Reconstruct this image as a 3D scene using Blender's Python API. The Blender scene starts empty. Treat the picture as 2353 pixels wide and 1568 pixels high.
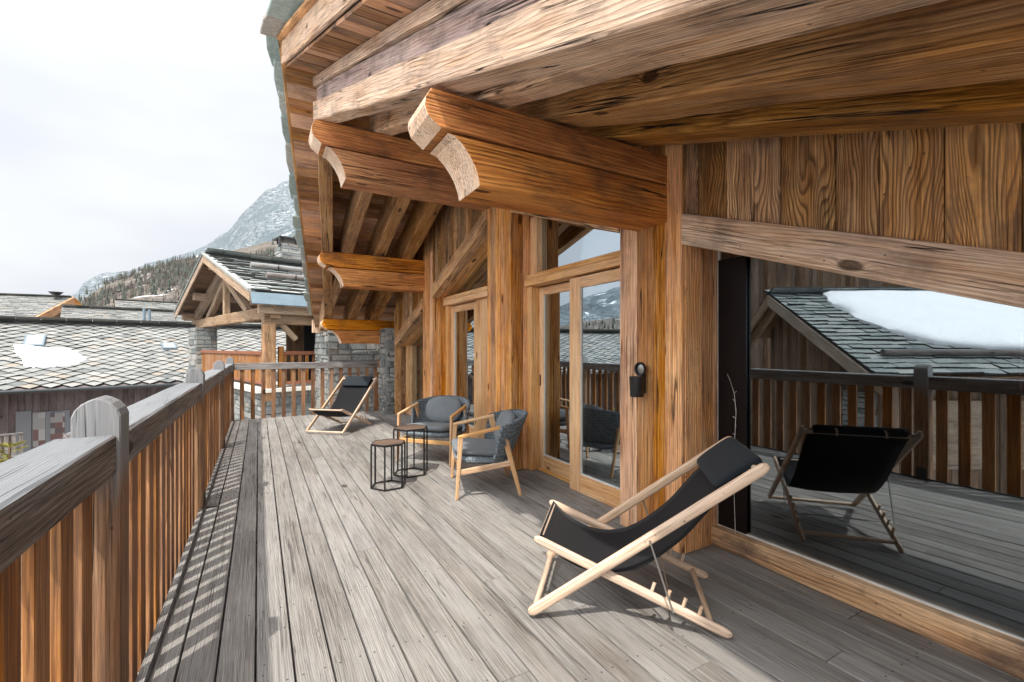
import bpy, bmesh, math, random
from mathutils import Vector, noise
from math import radians, sin, cos, pi
random.seed(7)
SC = bpy.context.scene
COL = SC.collection

# ------------------------------------------------------------------ camera
E = 1.33
YAW = radians(29.14)
cam_d = bpy.data.cameras.new("camera")
cam_d.sensor_width = 36.0
cam_d.lens = 36.0 * 1044 / 2353
cam_d.shift_y = (800 - 784) / 2353.0
cam_d.clip_start = 0.05
cam_d.clip_end = 20000
cam = bpy.data.objects.new("camera", cam_d)
COL.objects.link(cam)
cam.location = (0, 0, E)
cam.rotation_euler = (radians(90), 0, -YAW)
SC.camera = cam

# ------------------------------------------------------------------ light
SUN_EL = radians(59)
SUN_H = Vector((-0.73, -0.68, 0)).normalized()
sun_dir = Vector((SUN_H.x * cos(SUN_EL), SUN_H.y * cos(SUN_EL), sin(SUN_EL)))
world = bpy.data.worlds.new("World")
SC.world = world
world.use_nodes = True
wn = world.node_tree.nodes
wl = world.node_tree.links
wn.clear()
wo = wn.new("ShaderNodeOutputWorld")
bg = wn.new("ShaderNodeBackground")
sky = wn.new("ShaderNodeTexSky")
sky.sky_type = 'NISHITA'
sky.sun_disc = False
sky.sun_elevation = SUN_EL
sky.sun_rotation = math.atan2(SUN_H.x, SUN_H.y)
sky.dust_density = 4.0
sky.air_density = 1.0
# thin bright cloud over the whole sky: the blue sky mixed with a pale veil
mixs = wn.new("ShaderNodeMix"); mixs.data_type = 'RGBA'
tc = wn.new("ShaderNodeTexCoord")
nz = wn.new("ShaderNodeTexNoise"); nz.inputs['Scale'].default_value = 2.2; nz.inputs['Detail'].default_value = 3
mp = wn.new("ShaderNodeMapping"); mp.inputs['Scale'].default_value = (1, 1, 2.5)
wl.new(tc.outputs['Generated'], mp.inputs['Vector']); wl.new(mp.outputs['Vector'], nz.inputs['Vector'])
cr = wn.new("ShaderNodeValToRGB")
cr.color_ramp.elements[0].position = 0.35; cr.color_ramp.elements[0].color = (14.0, 14.6, 15.8, 1)
cr.color_ramp.elements[1].position = 0.65; cr.color_ramp.elements[1].color = (17.0, 17.3, 17.7, 1)
wl.new(nz.outputs['Fac'], cr.inputs['Fac'])
mixs.inputs['Factor'].default_value = 0.93
wl.new(sky.outputs['Color'], mixs.inputs['A'])
wl.new(cr.outputs['Color'], mixs.inputs['B'])
dt = wn.new("ShaderNodeVectorMath"); dt.operation = 'DOT_PRODUCT'; dt.inputs[1].default_value = tuple(sun_dir)
wl.new(tc.outputs['Generated'], dt.inputs[0])
glow = wn.new("ShaderNodeValToRGB"); gr = glow.color_ramp
gm = wn.new("ShaderNodeMath"); gm.operation = 'MULTIPLY_ADD'; gm.inputs[1].default_value = 0.5; gm.inputs[2].default_value = 0.5
wl.new(dt.outputs['Value'], gm.inputs[0]); wl.new(gm.outputs[0], glow.inputs['Fac'])
gr.elements[0].position = 0.40; gr.elements[0].color = (0.24, 0.242, 0.245, 1)
gr.elements[1].position = 1.0; gr.elements[1].color = (1.0, 0.99, 0.97, 1)
e_ = gr.elements.new(0.60); e_.color = (0.30, 0.30, 0.30, 1)
e_ = gr.elements.new(0.78); e_.color = (0.66, 0.66, 0.66, 1)
mg = wn.new("ShaderNodeVectorMath"); mg.operation = 'MULTIPLY'
wl.new(mixs.outputs['Result'], mg.inputs[0]); wl.new(glow.outputs['Color'], mg.inputs[1])
wl.new(mg.outputs[0], bg.inputs['Color'])
bg.inputs['Strength'].default_value = 0.15
wl.new(bg.outputs[0], wo.inputs[0])

sun_d = bpy.data.lights.new("sun", 'SUN')
sun_d.energy = 3.4
sun_d.angle = radians(0.9)
sun_d.color = (1.0, 0.95, 0.87)
sun = bpy.data.objects.new("sun", sun_d)
COL.objects.link(sun)
sun.rotation_euler = sun_dir.to_track_quat('Z', 'Y').to_euler()
sun.location = (-10, -10, 20)

SC.view_settings.view_transform = 'Standard'
SC.view_settings.look = 'None'
SC.view_settings.exposure = 0.66
SC.view_settings.gamma = 1.0
SC.render.engine = 'CYCLES'
SC.cycles.max_bounces = 8
SC.cycles.diffuse_bounces = 5
SC.cycles.glossy_bounces = 4
SC.cycles.transparent_max_bounces = 8

# ------------------------------------------------------------------ material helpers
class NT:
    def __init__(s, name):
        s.m = bpy.data.materials.new(name); s.m.use_nodes = True
        s.n = s.m.node_tree.nodes; s.l = s.m.node_tree.links; s.n.clear()
        s.out = s.n.new("ShaderNodeOutputMaterial")
        s.b = s.n.new("ShaderNodeBsdfPrincipled")
        s.l.new(s.b.outputs[0], s.out.inputs[0])
    def put(s, sock, v):
        if hasattr(v, 'is_linked') or isinstance(v, bpy.types.NodeSocket): s.l.new(v, sock)
        elif isinstance(v, (tuple, list)) and len(v) == 3 and sock.type == 'RGBA': sock.default_value = (*v, 1)
        else: sock.default_value = v
    def attr(s, name, out='Vector'):
        a = s.n.new("ShaderNodeAttribute"); a.attribute_name = name; return a.outputs[out]
    def vmul(s, v, k):
        a = s.n.new("ShaderNodeVectorMath"); a.operation = 'MULTIPLY'; s.put(a.inputs[0], v); a.inputs[1].default_value = k; return a.outputs[0]
    def vadd(s, v, k):
        a = s.n.new("ShaderNodeVectorMath"); a.operation = 'ADD'; s.put(a.inputs[0], v); s.put(a.inputs[1], k); return a.outputs[0]
    def math(s, op, a, b=0.0, c=None, clamp=False):
        m = s.n.new("ShaderNodeMath"); m.operation = op; m.use_clamp = clamp
        s.put(m.inputs[0], a); s.put(m.inputs[1], b)
        if c is not None: s.put(m.inputs[2], c)
        return m.outputs[0]
    def noise(s, v, scale=1.0, detail=2.0, rough=0.5, dist=0.0, out='Fac'):
        t = s.n.new("ShaderNodeTexNoise"); s.put(t.inputs['Vector'], v)
        t.inputs['Scale'].default_value = scale; t.inputs['Detail'].default_value = detail
        t.inputs['Roughness'].default_value = rough; t.inputs['Distortion'].default_value = dist
        return t.outputs[out]
    def voro(s, v, scale=1.0, out='Distance', feature='F1', rand=1.0):
        t = s.n.new("ShaderNodeTexVoronoi"); t.feature = feature; s.put(t.inputs['Vector'], v)
        t.inputs['Scale'].default_value = scale; t.inputs['Randomness'].default_value = rand
        return t.outputs[out]
    def ramp(s, v, stops, interp='LINEAR'):
        r = s.n.new("ShaderNodeValToRGB"); s.put(r.inputs['Fac'], v); r.color_ramp.interpolation = interp
        e = r.color_ramp.elements
        while len(e) < len(stops): e.new(0.5)
        for i, (p, c) in enumerate(stops):
            e[i].position = p
            e[i].color = (*c, 1) if isinstance(c, (tuple, list)) else (c, c, c, 1)
        return r.outputs['Color']
    def mix(s, f, a, b, blend='MIX'):
        m = s.n.new("ShaderNodeMix"); m.data_type = 'RGBA'; m.blend_type = blend
        s.put(m.inputs['Factor'], f); s.put(m.inputs['A'], a); s.put(m.inputs['B'], b)
        return m.outputs['Result']
    def sep(s, v):
        x = s.n.new("ShaderNodeSeparateXYZ"); s.put(x.inputs[0], v); return x.outputs
    def comb(s, x, y, z):
        c = s.n.new("ShaderNodeCombineXYZ"); s.put(c.inputs[0], x); s.put(c.inputs[1], y); s.put(c.inputs[2], z); return c.outputs[0]
    def bump(s, h, dist=0.003, strength=1.0):
        b = s.n.new("ShaderNodeBump"); s.put(b.inputs['Height'], h); b.inputs['Distance'].default_value = dist
        b.inputs['Strength'].default_value = strength; s.l.new(b.outputs[0], s.b.inputs['Normal'])
    def fin(s, col=None, rough=0.7, spec=0.3, metal=0.0):
        if col is not None: s.put(s.b.inputs['Base Color'], col)
        s.put(s.b.inputs['Roughness'], rough); s.b.inputs['Specular IOR Level'].default_value = spec
        s.b.inputs['Metallic'].default_value = metal
        return s.m

def wood(name, dark, mid, light, grey=(0.30, 0.28, 0.26), greyamt=0.3, ring=55.0, knots=1.0, cracks=1.0, bumpd=0.002,
         tonev=0.5, rough=0.75, ringamt=0.55, spec=0.25, stain=0.0, greylo=0.35, wav=0.09, topgrey=None, upgrey=None, fibm=0.6, kscale=1.0, swap=False):
    t = NT(name)
    gc = t.attr('gc'); tone = t.attr('tone', 'Fac')
    u, v, w = t.sep(gc)
    if swap:
        gc = t.comb(w, v, u); u, v, w = w, v, u
    # knots: cells stretched along the grain
    kv = t.vmul(gc, (2.6*kscale, 6.0*kscale, 6.0*kscale))
    kd = t.voro(kv, 1.0)
    kcol = t.sep(t.voro(kv, 1.0, 'Color'))[0]
    kon = t.math('GREATER_THAN', kcol, 0.60 if knots >= 1 else 0.84)
    kn = t.math('MULTIPLY', t.math('SUBTRACT', 1.0, t.math('MULTIPLY', kd, 2.9), clamp=True), kon, clamp=True)
    low = t.noise(t.vmul(gc, (0.9, 4.0, 4.0)), 1.0, 2.0, 0.5)
    low2 = t.noise(t.vmul(gc, (3.0, 9.0, 9.0)), 1.0, 2.0, 0.5)
    r = t.math('ADD', v, t.math('MULTIPLY', w, 0.65))
    r = t.math('ADD', r, t.math('MULTIPLY', low, wav))
    r = t.math('ADD', r, t.math('MULTIPLY', low2, 0.016))
    r = t.math('ADD', r, t.math('MULTIPLY', t.math('MULTIPLY', kn, kn), 0.055))
    rg = t.math('FRACT', t.math('MULTIPLY', r, ring*1.35))
    ringv = t.ramp(rg, [(0.0, 0.25), (0.12, 0.95), (0.55, 0.75), (0.88, 0.15), (1.0, 0.25)])
    fib = t.noise(t.vmul(gc, (3.5, 150.0, 150.0)), 1.0, 3.0, 0.7)
    stk = t.noise(t.vmul(gc, (0.8, 84.0, 84.0)), 1.0, 5.0, 0.78)
    fibc = t.math('MULTIPLY_ADD', fib, 1.0, -0.5)
    blot = t.noise(t.vmul(gc, (1.1, 5.0, 5.0)), 1.0, 4.0, 0.6)
    base = t.ramp(t.math('ADD', t.math('MULTIPLY', blot, 0.5), t.math('ADD', t.math('MULTIPLY', stk, 0.5), t.math('MULTIPLY', fibc, 0.25))),
                  [(0.36, dark), (0.475, mid), (0.60, light)])
    ringc = t.mix(t.math('MULTIPLY', t.math('SUBTRACT', 1.0, ringv), ringamt), base, dark)
    # grey weathering, in long streaks
    gw = t.noise(t.vmul(gc, (1.6, 14.0, 14.0)), 1.0, 4.0, 0.62)
    gf = t.math('MULTIPLY', t.ramp(t.math('ADD', gw, t.math('MULTIPLY_ADD', tone, 0.3, -0.15)), [(greylo, 0.0), (greylo + 0.3, 1.0)]), greyamt, clamp=True)
    gcol = t.mix(t.math('MULTIPLY', t.math('SUBTRACT', 1.0, ringv), 0.55), grey, tuple(c * 0.45 for c in grey))
    c = t.mix(gf, ringc, gcol)
    c = t.mix(fibm, c, t.ramp(fib, [(0.36, 0.35), (0.46, 0.9), (0.62, 1.15)]), 'MULTIPLY')
    # knots dark
    c = t.mix(t.ramp(kn, [(0.5, 0.0), (0.66, 0.85)]), c, tuple(x * 0.28 for x in dark))
    # drying cracks along the grain
    cn = t.noise(t.vmul(gc, (0.55, 30.0, 30.0)), 1.0, 1.5, 0.5)
    cm = t.noise(t.vadd(t.vmul(gc, (1.2, 6.0, 6.0)), (7.3, 1.1, 4.2)), 1.0, 1.0)
    ck = t.ramp(t.math('ABSOLUTE', t.math('SUBTRACT', cn, 0.5)), [(0.0, 1.0), (0.004, 0.9), (0.013, 0.0)])
    ck = t.math('MULTIPLY', ck, t.ramp(cm, [(0.54, 0.0), (0.62, 1.0)]))
    ck2 = t.ramp(t.math('ABSOLUTE', t.math('SUBTRACT', t.noise(t.vadd(t.vmul(gc, (0.8, 60.0, 60.0)), (3.1, 8.2, 5.5)), 1.0, 1.0), 0.5)), [(0.0, 1.0), (0.006, 0.8), (0.016, 0.0)])
    ck2 = t.math('MULTIPLY', ck2, t.ramp(t.noise(t.vadd(t.vmul(gc, (2.0, 9.0, 9.0)), (1.3, 5.1, 9.2)), 1.0, 1.0), [(0.53, 0.0), (0.6, 0.5)]))
    ck = t.math('MULTIPLY', t.math('MAXIMUM', ck, ck2), cracks)
    c = t.mix(t.math('MULTIPLY', ck, 0.85), c, (0.02, 0.014, 0.01))
    # nail holes and specks
    sp = t.voro(t.vmul(gc, (16, 22, 22)), 1.0)
    spm = t.math('MULTIPLY', t.ramp(sp, [(0.07, 1.0), (0.12, 0.0)]), t.math('GREATER_THAN', t.sep(t.voro(t.vmul(gc, (16, 22, 22)), 1.0, 'Color'))[1], 0.8))
    c = t.mix(t.math('MULTIPLY', spm, 0.7), c, (0.03, 0.02, 0.015))
    if stain > 0:
        sn = t.noise(t.vmul(gc, (2.5, 3.0, 3.0)), 1.0, 5.0, 0.65)
        c = t.mix(t.math('MULTIPLY', t.ramp(sn, [(0.5, 0.0), (0.68, 1.0)]), stain), c, (0.07, 0.045, 0.035))
    hs = t.n.new("ShaderNodeHueSaturation")
    t.put(hs.inputs['Color'], c)
    t.put(hs.inputs['Value'], t.math('MULTIPLY_ADD', tone, tonev, 1.0 - tonev / 2))
    t.put(hs.inputs['Saturation'], t.math('MULTIPLY_ADD', t.math('FRACT', t.math('MULTIPLY', tone, 7.13)), 0.3, 0.85))
    if upgrey is not None:
        nzz = t.sep(t.n.new("ShaderNodeNewGeometry").outputs['Normal'])[2]
        ug = t.ramp(t.math('ADD', nzz, t.math('MULTIPLY_ADD', gw, 0.4, -0.2)), [(0.55, 0.0), (0.85, 1.0)])
        fu = t.mix(t.math('MULTIPLY_ADD', fib, 1.4, -0.3, clamp=True), tuple(x*0.7 for x in upgrey), upgrey)
        t.put(hs.inputs['Color'], t.mix(ug, c, fu))
    if topgrey is not None:
        pz = t.sep(t.n.new("ShaderNodeNewGeometry").outputs['Position'])[2]
        pz = t.math('ADD', pz, t.math('MULTIPLY_ADD', gw, 0.3, -0.15))
        tg = t.ramp(pz, [(0.84, 0.0), (0.98, 0.9)])
        fc = t.mix(t.math('MULTIPLY_ADD', fib, 1.2, -0.2, clamp=True), tuple(x*0.6 for x in topgrey), topgrey)
        t.put(hs.inputs['Color'], t.mix(tg, c, fc))
    h = t.math('ADD', t.math('MULTIPLY', ringv, 0.5), t.math('MULTIPLY', fib, 0.6))
    h = t.math('SUBTRACT', h, t.math('MULTIPLY', ck, 2.5))
    h = t.math('SUBTRACT', h, t.math('MULTIPLY', kn, 0.3))
    t.bump(h, bumpd, 1.0)
    return t.fin(hs.outputs['Color'], rough, spec)

def plain(name, col, rough=0.5, spec=0.4, metal=0.0, var=0.12, scale=18.0, bumpd=0.0, coord='Object'):
    t = NT(name)
    tcn = t.n.new("ShaderNodeTexCoord").outputs[coord]
    n = t.noise(tcn, scale, 5.0, 0.6)
    c = t.mix(n, tuple(max(0, x * (1 - var * 1.6)) for x in col), tuple(min(1, x * (1 + var * 1.6)) for x in col))
    if bumpd: t.bump(n, bumpd)
    r = t.math('MULTIPLY_ADD', n, 0.2, rough - 0.1, clamp=True)
    return t.fin(c, r, spec, metal)

def slate(name, cols, lichen=(0.42, 0.40, 0.30), dark=0.4):
    t = NT(name)
    gc = t.attr('gc'); tone = t.attr('tone', 'Fac')
    n = t.noise(gc, 5.0, 6.0, 0.65); n2 = t.noise(gc, 28.0, 4.0, 0.7)
    base = t.ramp(tone, [(i / (len(cols) - 1), c) for i, c in enumerate(cols)])
    c = t.mix(t.ramp(n, [(0.35, 0.0), (0.7, 0.55)]), base, lichen)
    c = t.mix(t.ramp(n2, [(0.42, dark), (0.6, 0.0)]), c, (0.06, 0.07, 0.07))
    t.bump(t.math('ADD', n, t.math('MULTIPLY', n2, 0.5)), 0.01)
    return t.fin(c, 0.75, 0.3)

M = {}
M['facade'] = wood('facade_wood', (0.20, 0.060, 0.014), (0.60, 0.25, 0.066), (0.86, 0.47, 0.18), (0.76, 0.52, 0.34), 0.36, 60, 1.0, 1.1, 0.005, 0.6, ringamt=0.55, stain=0.3)
M['pillar'] = wood('pillar_wood', (0.22, 0.062, 0.013), (0.66, 0.26, 0.062), (0.88, 0.47, 0.17), (0.84, 0.58, 0.40), 0.38, 52, 1.0, 1.2, 0.005, 0.6, ringamt=0.55, stain=0.35)
M['gable'] = wood('gable_board_wood', (0.11, 0.042, 0.012), (0.56, 0.26, 0.082), (0.82, 0.48, 0.20), (0.64, 0.42, 0.25), 0.4, 50, 1.0, 0.8, 0.006, 0.8, ringamt=1.0, wav=0.36, stain=0.6, fibm=0.5, kscale=0.7, greylo=0.42)
M['beam'] = wood('carved_beam_wood', (0.19, 0.048, 0.009), (0.58, 0.20, 0.036), (0.76, 0.33, 0.08), (0.60, 0.32, 0.15), 0.12, 46, 1.0, 1.4, 0.005, 0.25, ringamt=0.6, stain=0.6)
M['rafter'] = wood('rafter_wood', (0.17, 0.060, 0.015), (0.58, 0.27, 0.080), (0.84, 0.48, 0.19), (0.72, 0.50, 0.34), 0.35, 52, 1.0, 1.4, 0.005, 0.7, ringamt=0.55, stain=0.5)
M['edgebeam'] = wood('weathered_beam_wood', (0.24, 0.11, 0.055), (0.62, 0.36, 0.195), (0.82, 0.56, 0.36), (0.78, 0.64, 0.53), 0.45, 56, 1.0, 1.4, 0.006, 0.3, ringamt=0.5, stain=0.5)
M['lit_cutend'] = wood('lit_pale_cut_wood', (0.46, 0.26, 0.15), (0.76, 0.50, 0.32), (0.86, 0.64, 0.46), (0.84, 0.70, 0.58), 0.4, 30, 0.8, 1.0, 0.004, 0.2, ringamt=0.5, stain=0.15, swap=True)  # pale cut wood, lightened further to put the heads' brightness into the colour
M['midbeam'] = wood('purplish_weathered_wood', (0.15, 0.085, 0.065), (0.40, 0.25, 0.19), (0.62, 0.43, 0.33), (0.50, 0.38, 0.37), 0.5, 56, 1.0, 1.3, 0.005, 0.3, ringamt=0.4, stain=0.7)
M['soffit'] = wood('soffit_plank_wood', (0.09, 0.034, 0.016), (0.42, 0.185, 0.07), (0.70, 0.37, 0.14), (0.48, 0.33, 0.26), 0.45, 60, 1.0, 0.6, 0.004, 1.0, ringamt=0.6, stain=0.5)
M['door'] = wood('door_frame_wood', (0.44, 0.19, 0.06), (0.68, 0.36, 0.14), (0.80, 0.52, 0.27), (0.74, 0.55, 0.38), 0.3, 50, 0.5, 0.2, 0.001, 0.25, 0.5, 0.35, 0.4)
M['sill'] = wood('sill_wood', (0.24, 0.09, 0.03), (0.56, 0.30, 0.12), (0.72, 0.46, 0.24), (0.60, 0.46, 0.33), 0.3, 50, 1.0, 0.8, 0.003, 0.2, 0.5, 0.5, 0.35, stain=0.9)
M['deck'] = wood('deck_wood', (0.13, 0.113, 0.098), (0.245, 0.226, 0.205), (0.35, 0.33, 0.303), (0.29, 0.29, 0.286), 0.45, 75, 0.8, 0.7, 0.003, 0.24, 0.8, 0.35, wav=0.13, stain=0.12, fibm=0.35)
def deck_screws(mat, x0, pitch):
    nt = mat.node_tree; n = nt.nodes; l = nt.links
    b = next(k for k in n if k.type == 'BSDF_PRINCIPLED')
    src = b.inputs['Base Color'].links[0].from_socket
    t = NT.__new__(NT); t.m = mat; t.n = n; t.l = l; t.b = b
    x, y, z = t.sep(n.new("ShaderNodeNewGeometry").outputs['Position'])
    fx = t.math('FRACT', t.math('MULTIPLY', t.math('SUBTRACT', x, x0), 1.0/pitch))
    gx = t.math('MULTIPLY', t.math('SUBTRACT', t.math('ABSOLUTE', t.math('SUBTRACT', fx, 0.5)), 0.29), pitch)
    gy = t.math('MULTIPLY', t.math('SUBTRACT', t.math('FRACT', t.math('MULTIPLY', y, 1/0.58)), 0.5), 0.58)
    d2 = t.math('ADD', t.math('MULTIPLY', gx, gx), t.math('MULTIPLY', gy, gy))
    k = t.math('LESS_THAN', d2, 0.0048**2)
    l.new(t.mix(t.math('MULTIPLY', k, 0.85), src, (0.035, 0.033, 0.03)), b.inputs['Base Color'])
deck_screws(M['deck'], -0.435, 0.1412)
M['cap'] = wood('rail_cap_wood', (0.06, 0.043, 0.035), (0.16, 0.125, 0.105), (0.27, 0.225, 0.195), (0.32, 0.32, 0.315), 0.65, 70, 0.7, 1.0, 0.003, 0.25, 0.8, 0.6, upgrey=(0.23, 0.24, 0.25))
M['baluster'] = wood('baluster_wood', (0.13, 0.042, 0.013), (0.31, 0.128, 0.040), (0.45, 0.215, 0.08), (0.24, 0.16, 0.10), 0.35, 40, 0.5, 0.8, 0.002, 0.3, 0.65, 0.5, stain=0.3)
M['endslat'] = wood('end_slat_wood', (0.09, 0.035, 0.014), (0.24, 0.105, 0.045), (0.37, 0.19, 0.09), (0.25, 0.19, 0.15), 0.5, 40, 0.5, 0.8, 0.002, 0.4, 0.65, 0.5)
M['post'] = wood('post_wood', (0.10, 0.045, 0.022), (0.27, 0.13, 0.06), (0.44, 0.25, 0.125), (0.22, 0.17, 0.135), 0.5, 50, 0.8, 1.0, 0.003, 0.3, 0.75, 0.5, topgrey=(0.26, 0.275, 0.285))
M['ash'] = wood('pale_ash_wood', (0.44, 0.28, 0.18), (0.60, 0.42, 0.29), (0.68, 0.50, 0.36), (0.70, 0.55, 0.42), 0.2, 40, 0.1, 0.0, 0.0004, 0.15, 0.4, 0.25, 0.45)
M['teak'] = wood('teak_wood', (0.36, 0.17, 0.07), (0.56, 0.31, 0.14), (0.68, 0.43, 0.22), (0.62, 0.46, 0.3), 0.2, 40, 0.1, 0.0, 0.0004, 0.15, 0.4, 0.25, 0.45)
M['brownwood'] = wood('old_chalet_wood', (0.06, 0.032, 0.018), (0.17, 0.09, 0.048), (0.28, 0.165, 0.09), (0.22, 0.175, 0.14), 0.4, 20, 0.4, 0.8, 0.004, 0.7)
M['truss'] = wood('truss_wood', (0.14, 0.08, 0.045), (0.34, 0.22, 0.135), (0.47, 0.33, 0.21), (0.42, 0.35, 0.28), 0.5, 20, 0.4, 0.8, 0.004, 0.3)
M['mauvewood'] = wood('mauve_plank_wood', (0.06, 0.045, 0.045), (0.13, 0.10, 0.10), (0.19, 0.15, 0.145), (0.18, 0.16, 0.16), 0.5, 20, 0.4, 0.5, 0.004, 0.35)
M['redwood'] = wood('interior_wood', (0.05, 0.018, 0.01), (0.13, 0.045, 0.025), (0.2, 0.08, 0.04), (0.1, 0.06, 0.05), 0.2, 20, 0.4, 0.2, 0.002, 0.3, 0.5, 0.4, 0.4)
M['tabletop'] = wood('table_top_wood', (0.06, 0.035, 0.022), (0.13, 0.085, 0.06), (0.19, 0.13, 0.095), (0.16, 0.13, 0.11), 0.3, 30, 0.4, 0.2, 0.0008, 0.2, 0.6, 0.4, 0.3)
M['lauze'] = slate('lauze_slabs', [(0.10, 0.11, 0.11), (0.20, 0.205, 0.20), (0.275, 0.275, 0.262), (0.34, 0.335, 0.315), (0.31, 0.25, 0.19)], (0.30, 0.295, 0.275), 0.5)
M['lauze_dark'] = slate('grey_lauze_slabs', [(0.11, 0.135, 0.135), (0.22, 0.245, 0.245), (0.32, 0.34, 0.335), (0.42, 0.42, 0.39)], (0.34, 0.36, 0.33), 0.5)
M['verge'] = slate('verge_slabs', [(0.25, 0.32, 0.31), (0.34, 0.42, 0.40), (0.44, 0.46, 0.43), (0.40, 0.34, 0.30)], (0.42, 0.48, 0.44), 0.3)
M['stone'] = slate('rubble_stone', [(0.10, 0.115, 0.12), (0.18, 0.20, 0.20), (0.28, 0.29, 0.28), (0.38, 0.37, 0.34), (0.24, 0.19, 0.15)], (0.36, 0.36, 0.34), 0.5)
M['mortar'] = plain('mortar', (0.24, 0.235, 0.22), 0.9, 0.1, 0, 0.3, 14, 0.004)
M['slab_edge'] = plain('dark_slab_edge', (0.05, 0.05, 0.046), 0.9, 0.1, 0, 0.4, 6)
M['ledge'] = plain('pale_ledge_stone', (0.62, 0.60, 0.55), 0.8, 0.2, 0, 0.15, 9, 0.004)
M['zinc'] = plain('zinc_sheet', (0.13, 0.18, 0.215), 0.6, 0.4, 0.0, 0.2, 5)
M['darkzinc'] = plain('dark_gutter_metal', (0.035, 0.04, 0.045), 0.5, 0.5, 0.2, 0.2, 8)
M['black'] = plain('black_metal', (0.014, 0.014, 0.015), 0.42, 0.5, 0.0, 0.2, 30)
M['steel'] = plain('steel_rod', (0.5, 0.5, 0.48), 0.3, 0.5, 0.9, 0.1, 30)
M['dark_refl'] = plain('painted_dark_reflection', (0.008, 0.006, 0.006), 0.35, 0.2, 0, 0.1, 3)  # near-black colour standing in for the shaded pillar's reflection
M['redtrim'] = plain('red_balcony_trim', (0.22, 0.085, 0.045), 0.7, 0.3, 0, 0.2, 8)

def m_fabric(name, col, scale=900.0, bumpd=0.0006, blot=0.12, knit=0):
    t = NT(name); o = t.n.new("ShaderNodeTexCoord").outputs['Object']
    wv = t.n.new("ShaderNodeTexChecker"); t.put(wv.inputs['Vector'], o); wv.inputs['Scale'].default_value = scale
    n = t.noise(o, 7.0, 4.0); n2 = t.noise(o, 300.0, 2.0)
    c = t.mix(n, tuple(x * (1 - blot * 2) for x in col), tuple(x * (1 + blot * 2) for x in col))
    c = t.mix(t.math('MULTIPLY', n2, 0.35), c, tuple(x * 0.5 for x in col))
    if knit:
        kx = t.voro(t.vmul(o, (knit, knit, knit*0.7)), 1.0, rand=0.35)
        c = t.mix(t.ramp(kx, [(0.35, 0.0), (0.62, 0.8)]), c, tuple(x * 0.38 for x in col))
        t.bump(t.math('SUBTRACT', 1.0, kx), 0.006)
    else: t.bump(n2, bumpd)
    t.b.inputs['Sheen Weight'].default_value = 0.05
    return t.fin(c, 0.85, 0.2)
M['canvas'] = m_fabric('black_canvas', (0.008, 0.008, 0.0095))
M['headfab'] = m_fabric('black_headrest_leather', (0.016, 0.021, 0.026))
M['greyfab'] = m_fabric('grey_cushion_fabric', (0.165, 0.183, 0.195))
M['cord'] = m_fabric('woven_cord', (0.21, 0.245, 0.27), knit=46)

def m_glass(name, refl, tint):
    t = NT(name)
    t.n.remove(t.b)
    tr = t.n.new("ShaderNodeBsdfTransparent"); tr.inputs[0].default_value = (*tint, 1)
    gl = t.n.new("ShaderNodeBsdfGlossy"); gl.inputs['Roughness'].default_value = 0.0; gl.inputs['Color'].default_value = (0.82, 0.93, 1.0, 1)
    lw = t.n.new("ShaderNodeLayerWeight"); lw.inputs['Blend'].default_value = 0.2
    f = t.math('MULTIPLY_ADD', lw.outputs['Fresnel'], 0.5, refl, clamp=True)
    o = t.n.new("ShaderNodeTexCoord").outputs['Object']
    bp = t.n.new("ShaderNodeBump"); bp.inputs['Distance'].default_value = 0.0012; bp.inputs['Strength'].default_value = 0.25
    t.l.new(t.noise(o, 0.9, 1.0), bp.inputs['Height']); t.l.new(bp.outputs[0], gl.inputs['Normal'])
    mx = t.n.new("ShaderNodeMixShader"); t.l.new(f, mx.inputs[0]); t.l.new(tr.outputs[0], mx.inputs[1]); t.l.new(gl.outputs[0], mx.inputs[2])
    t.l.new(mx.outputs[0], t.out.inputs[0])
    return t.m
M['glass'] = m_glass('window_glass', 0.26, (0.55, 0.55, 0.55))
M['doorglass'] = m_glass('door_glass', 0.50, (0.7, 0.7, 0.7))

def m_snow():
    t = NT('snow'); o = t.n.new("ShaderNodeTexCoord").outputs['Object']
    n = t.noise(o, 3.0, 6.0, 0.6)
    t.bump(n, 0.03); c = t.mix(n, (0.80, 0.82, 0.85), (0.90, 0.90, 0.90))
    return t.fin(c, 0.7, 0.3)
M['snow'] = m_snow()

def m_plaid(name, a, b, c3, sc=9.0):
    t = NT(name); o = t.n.new("ShaderNodeTexCoord").outputs['Object']
    x, y, z = t.sep(o)
    f1 = t.math('FRACT', t.math('MULTIPLY', y, sc)); f2 = t.math('FRACT', t.math('MULTIPLY', z, sc))
    s1 = t.math('LESS_THAN', f1, 0.45); s2 = t.math('LESS_THAN', f2, 0.45)
    c = t.mix(s1, a, b); c = t.mix(t.math('MULTIPLY', s2, 0.6), c, b)
    l = t.math('MAXIMUM', t.math('LESS_THAN', t.math('ABSOLUTE', t.math('SUBTRACT', f1, 0.72)), 0.03), t.math('LESS_THAN', t.math('ABSOLUTE', t.math('SUBTRACT', f2, 0.72)), 0.03))
    c = t.mix(l, c, c3)
    return t.fin(c, 0.9, 0.1)
M['plaid'] = m_plaid('tartan_cloth', (0.30, 0.03, 0.09), (0.10, 0.02, 0.07), (0.6, 0.45, 0.5))

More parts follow.
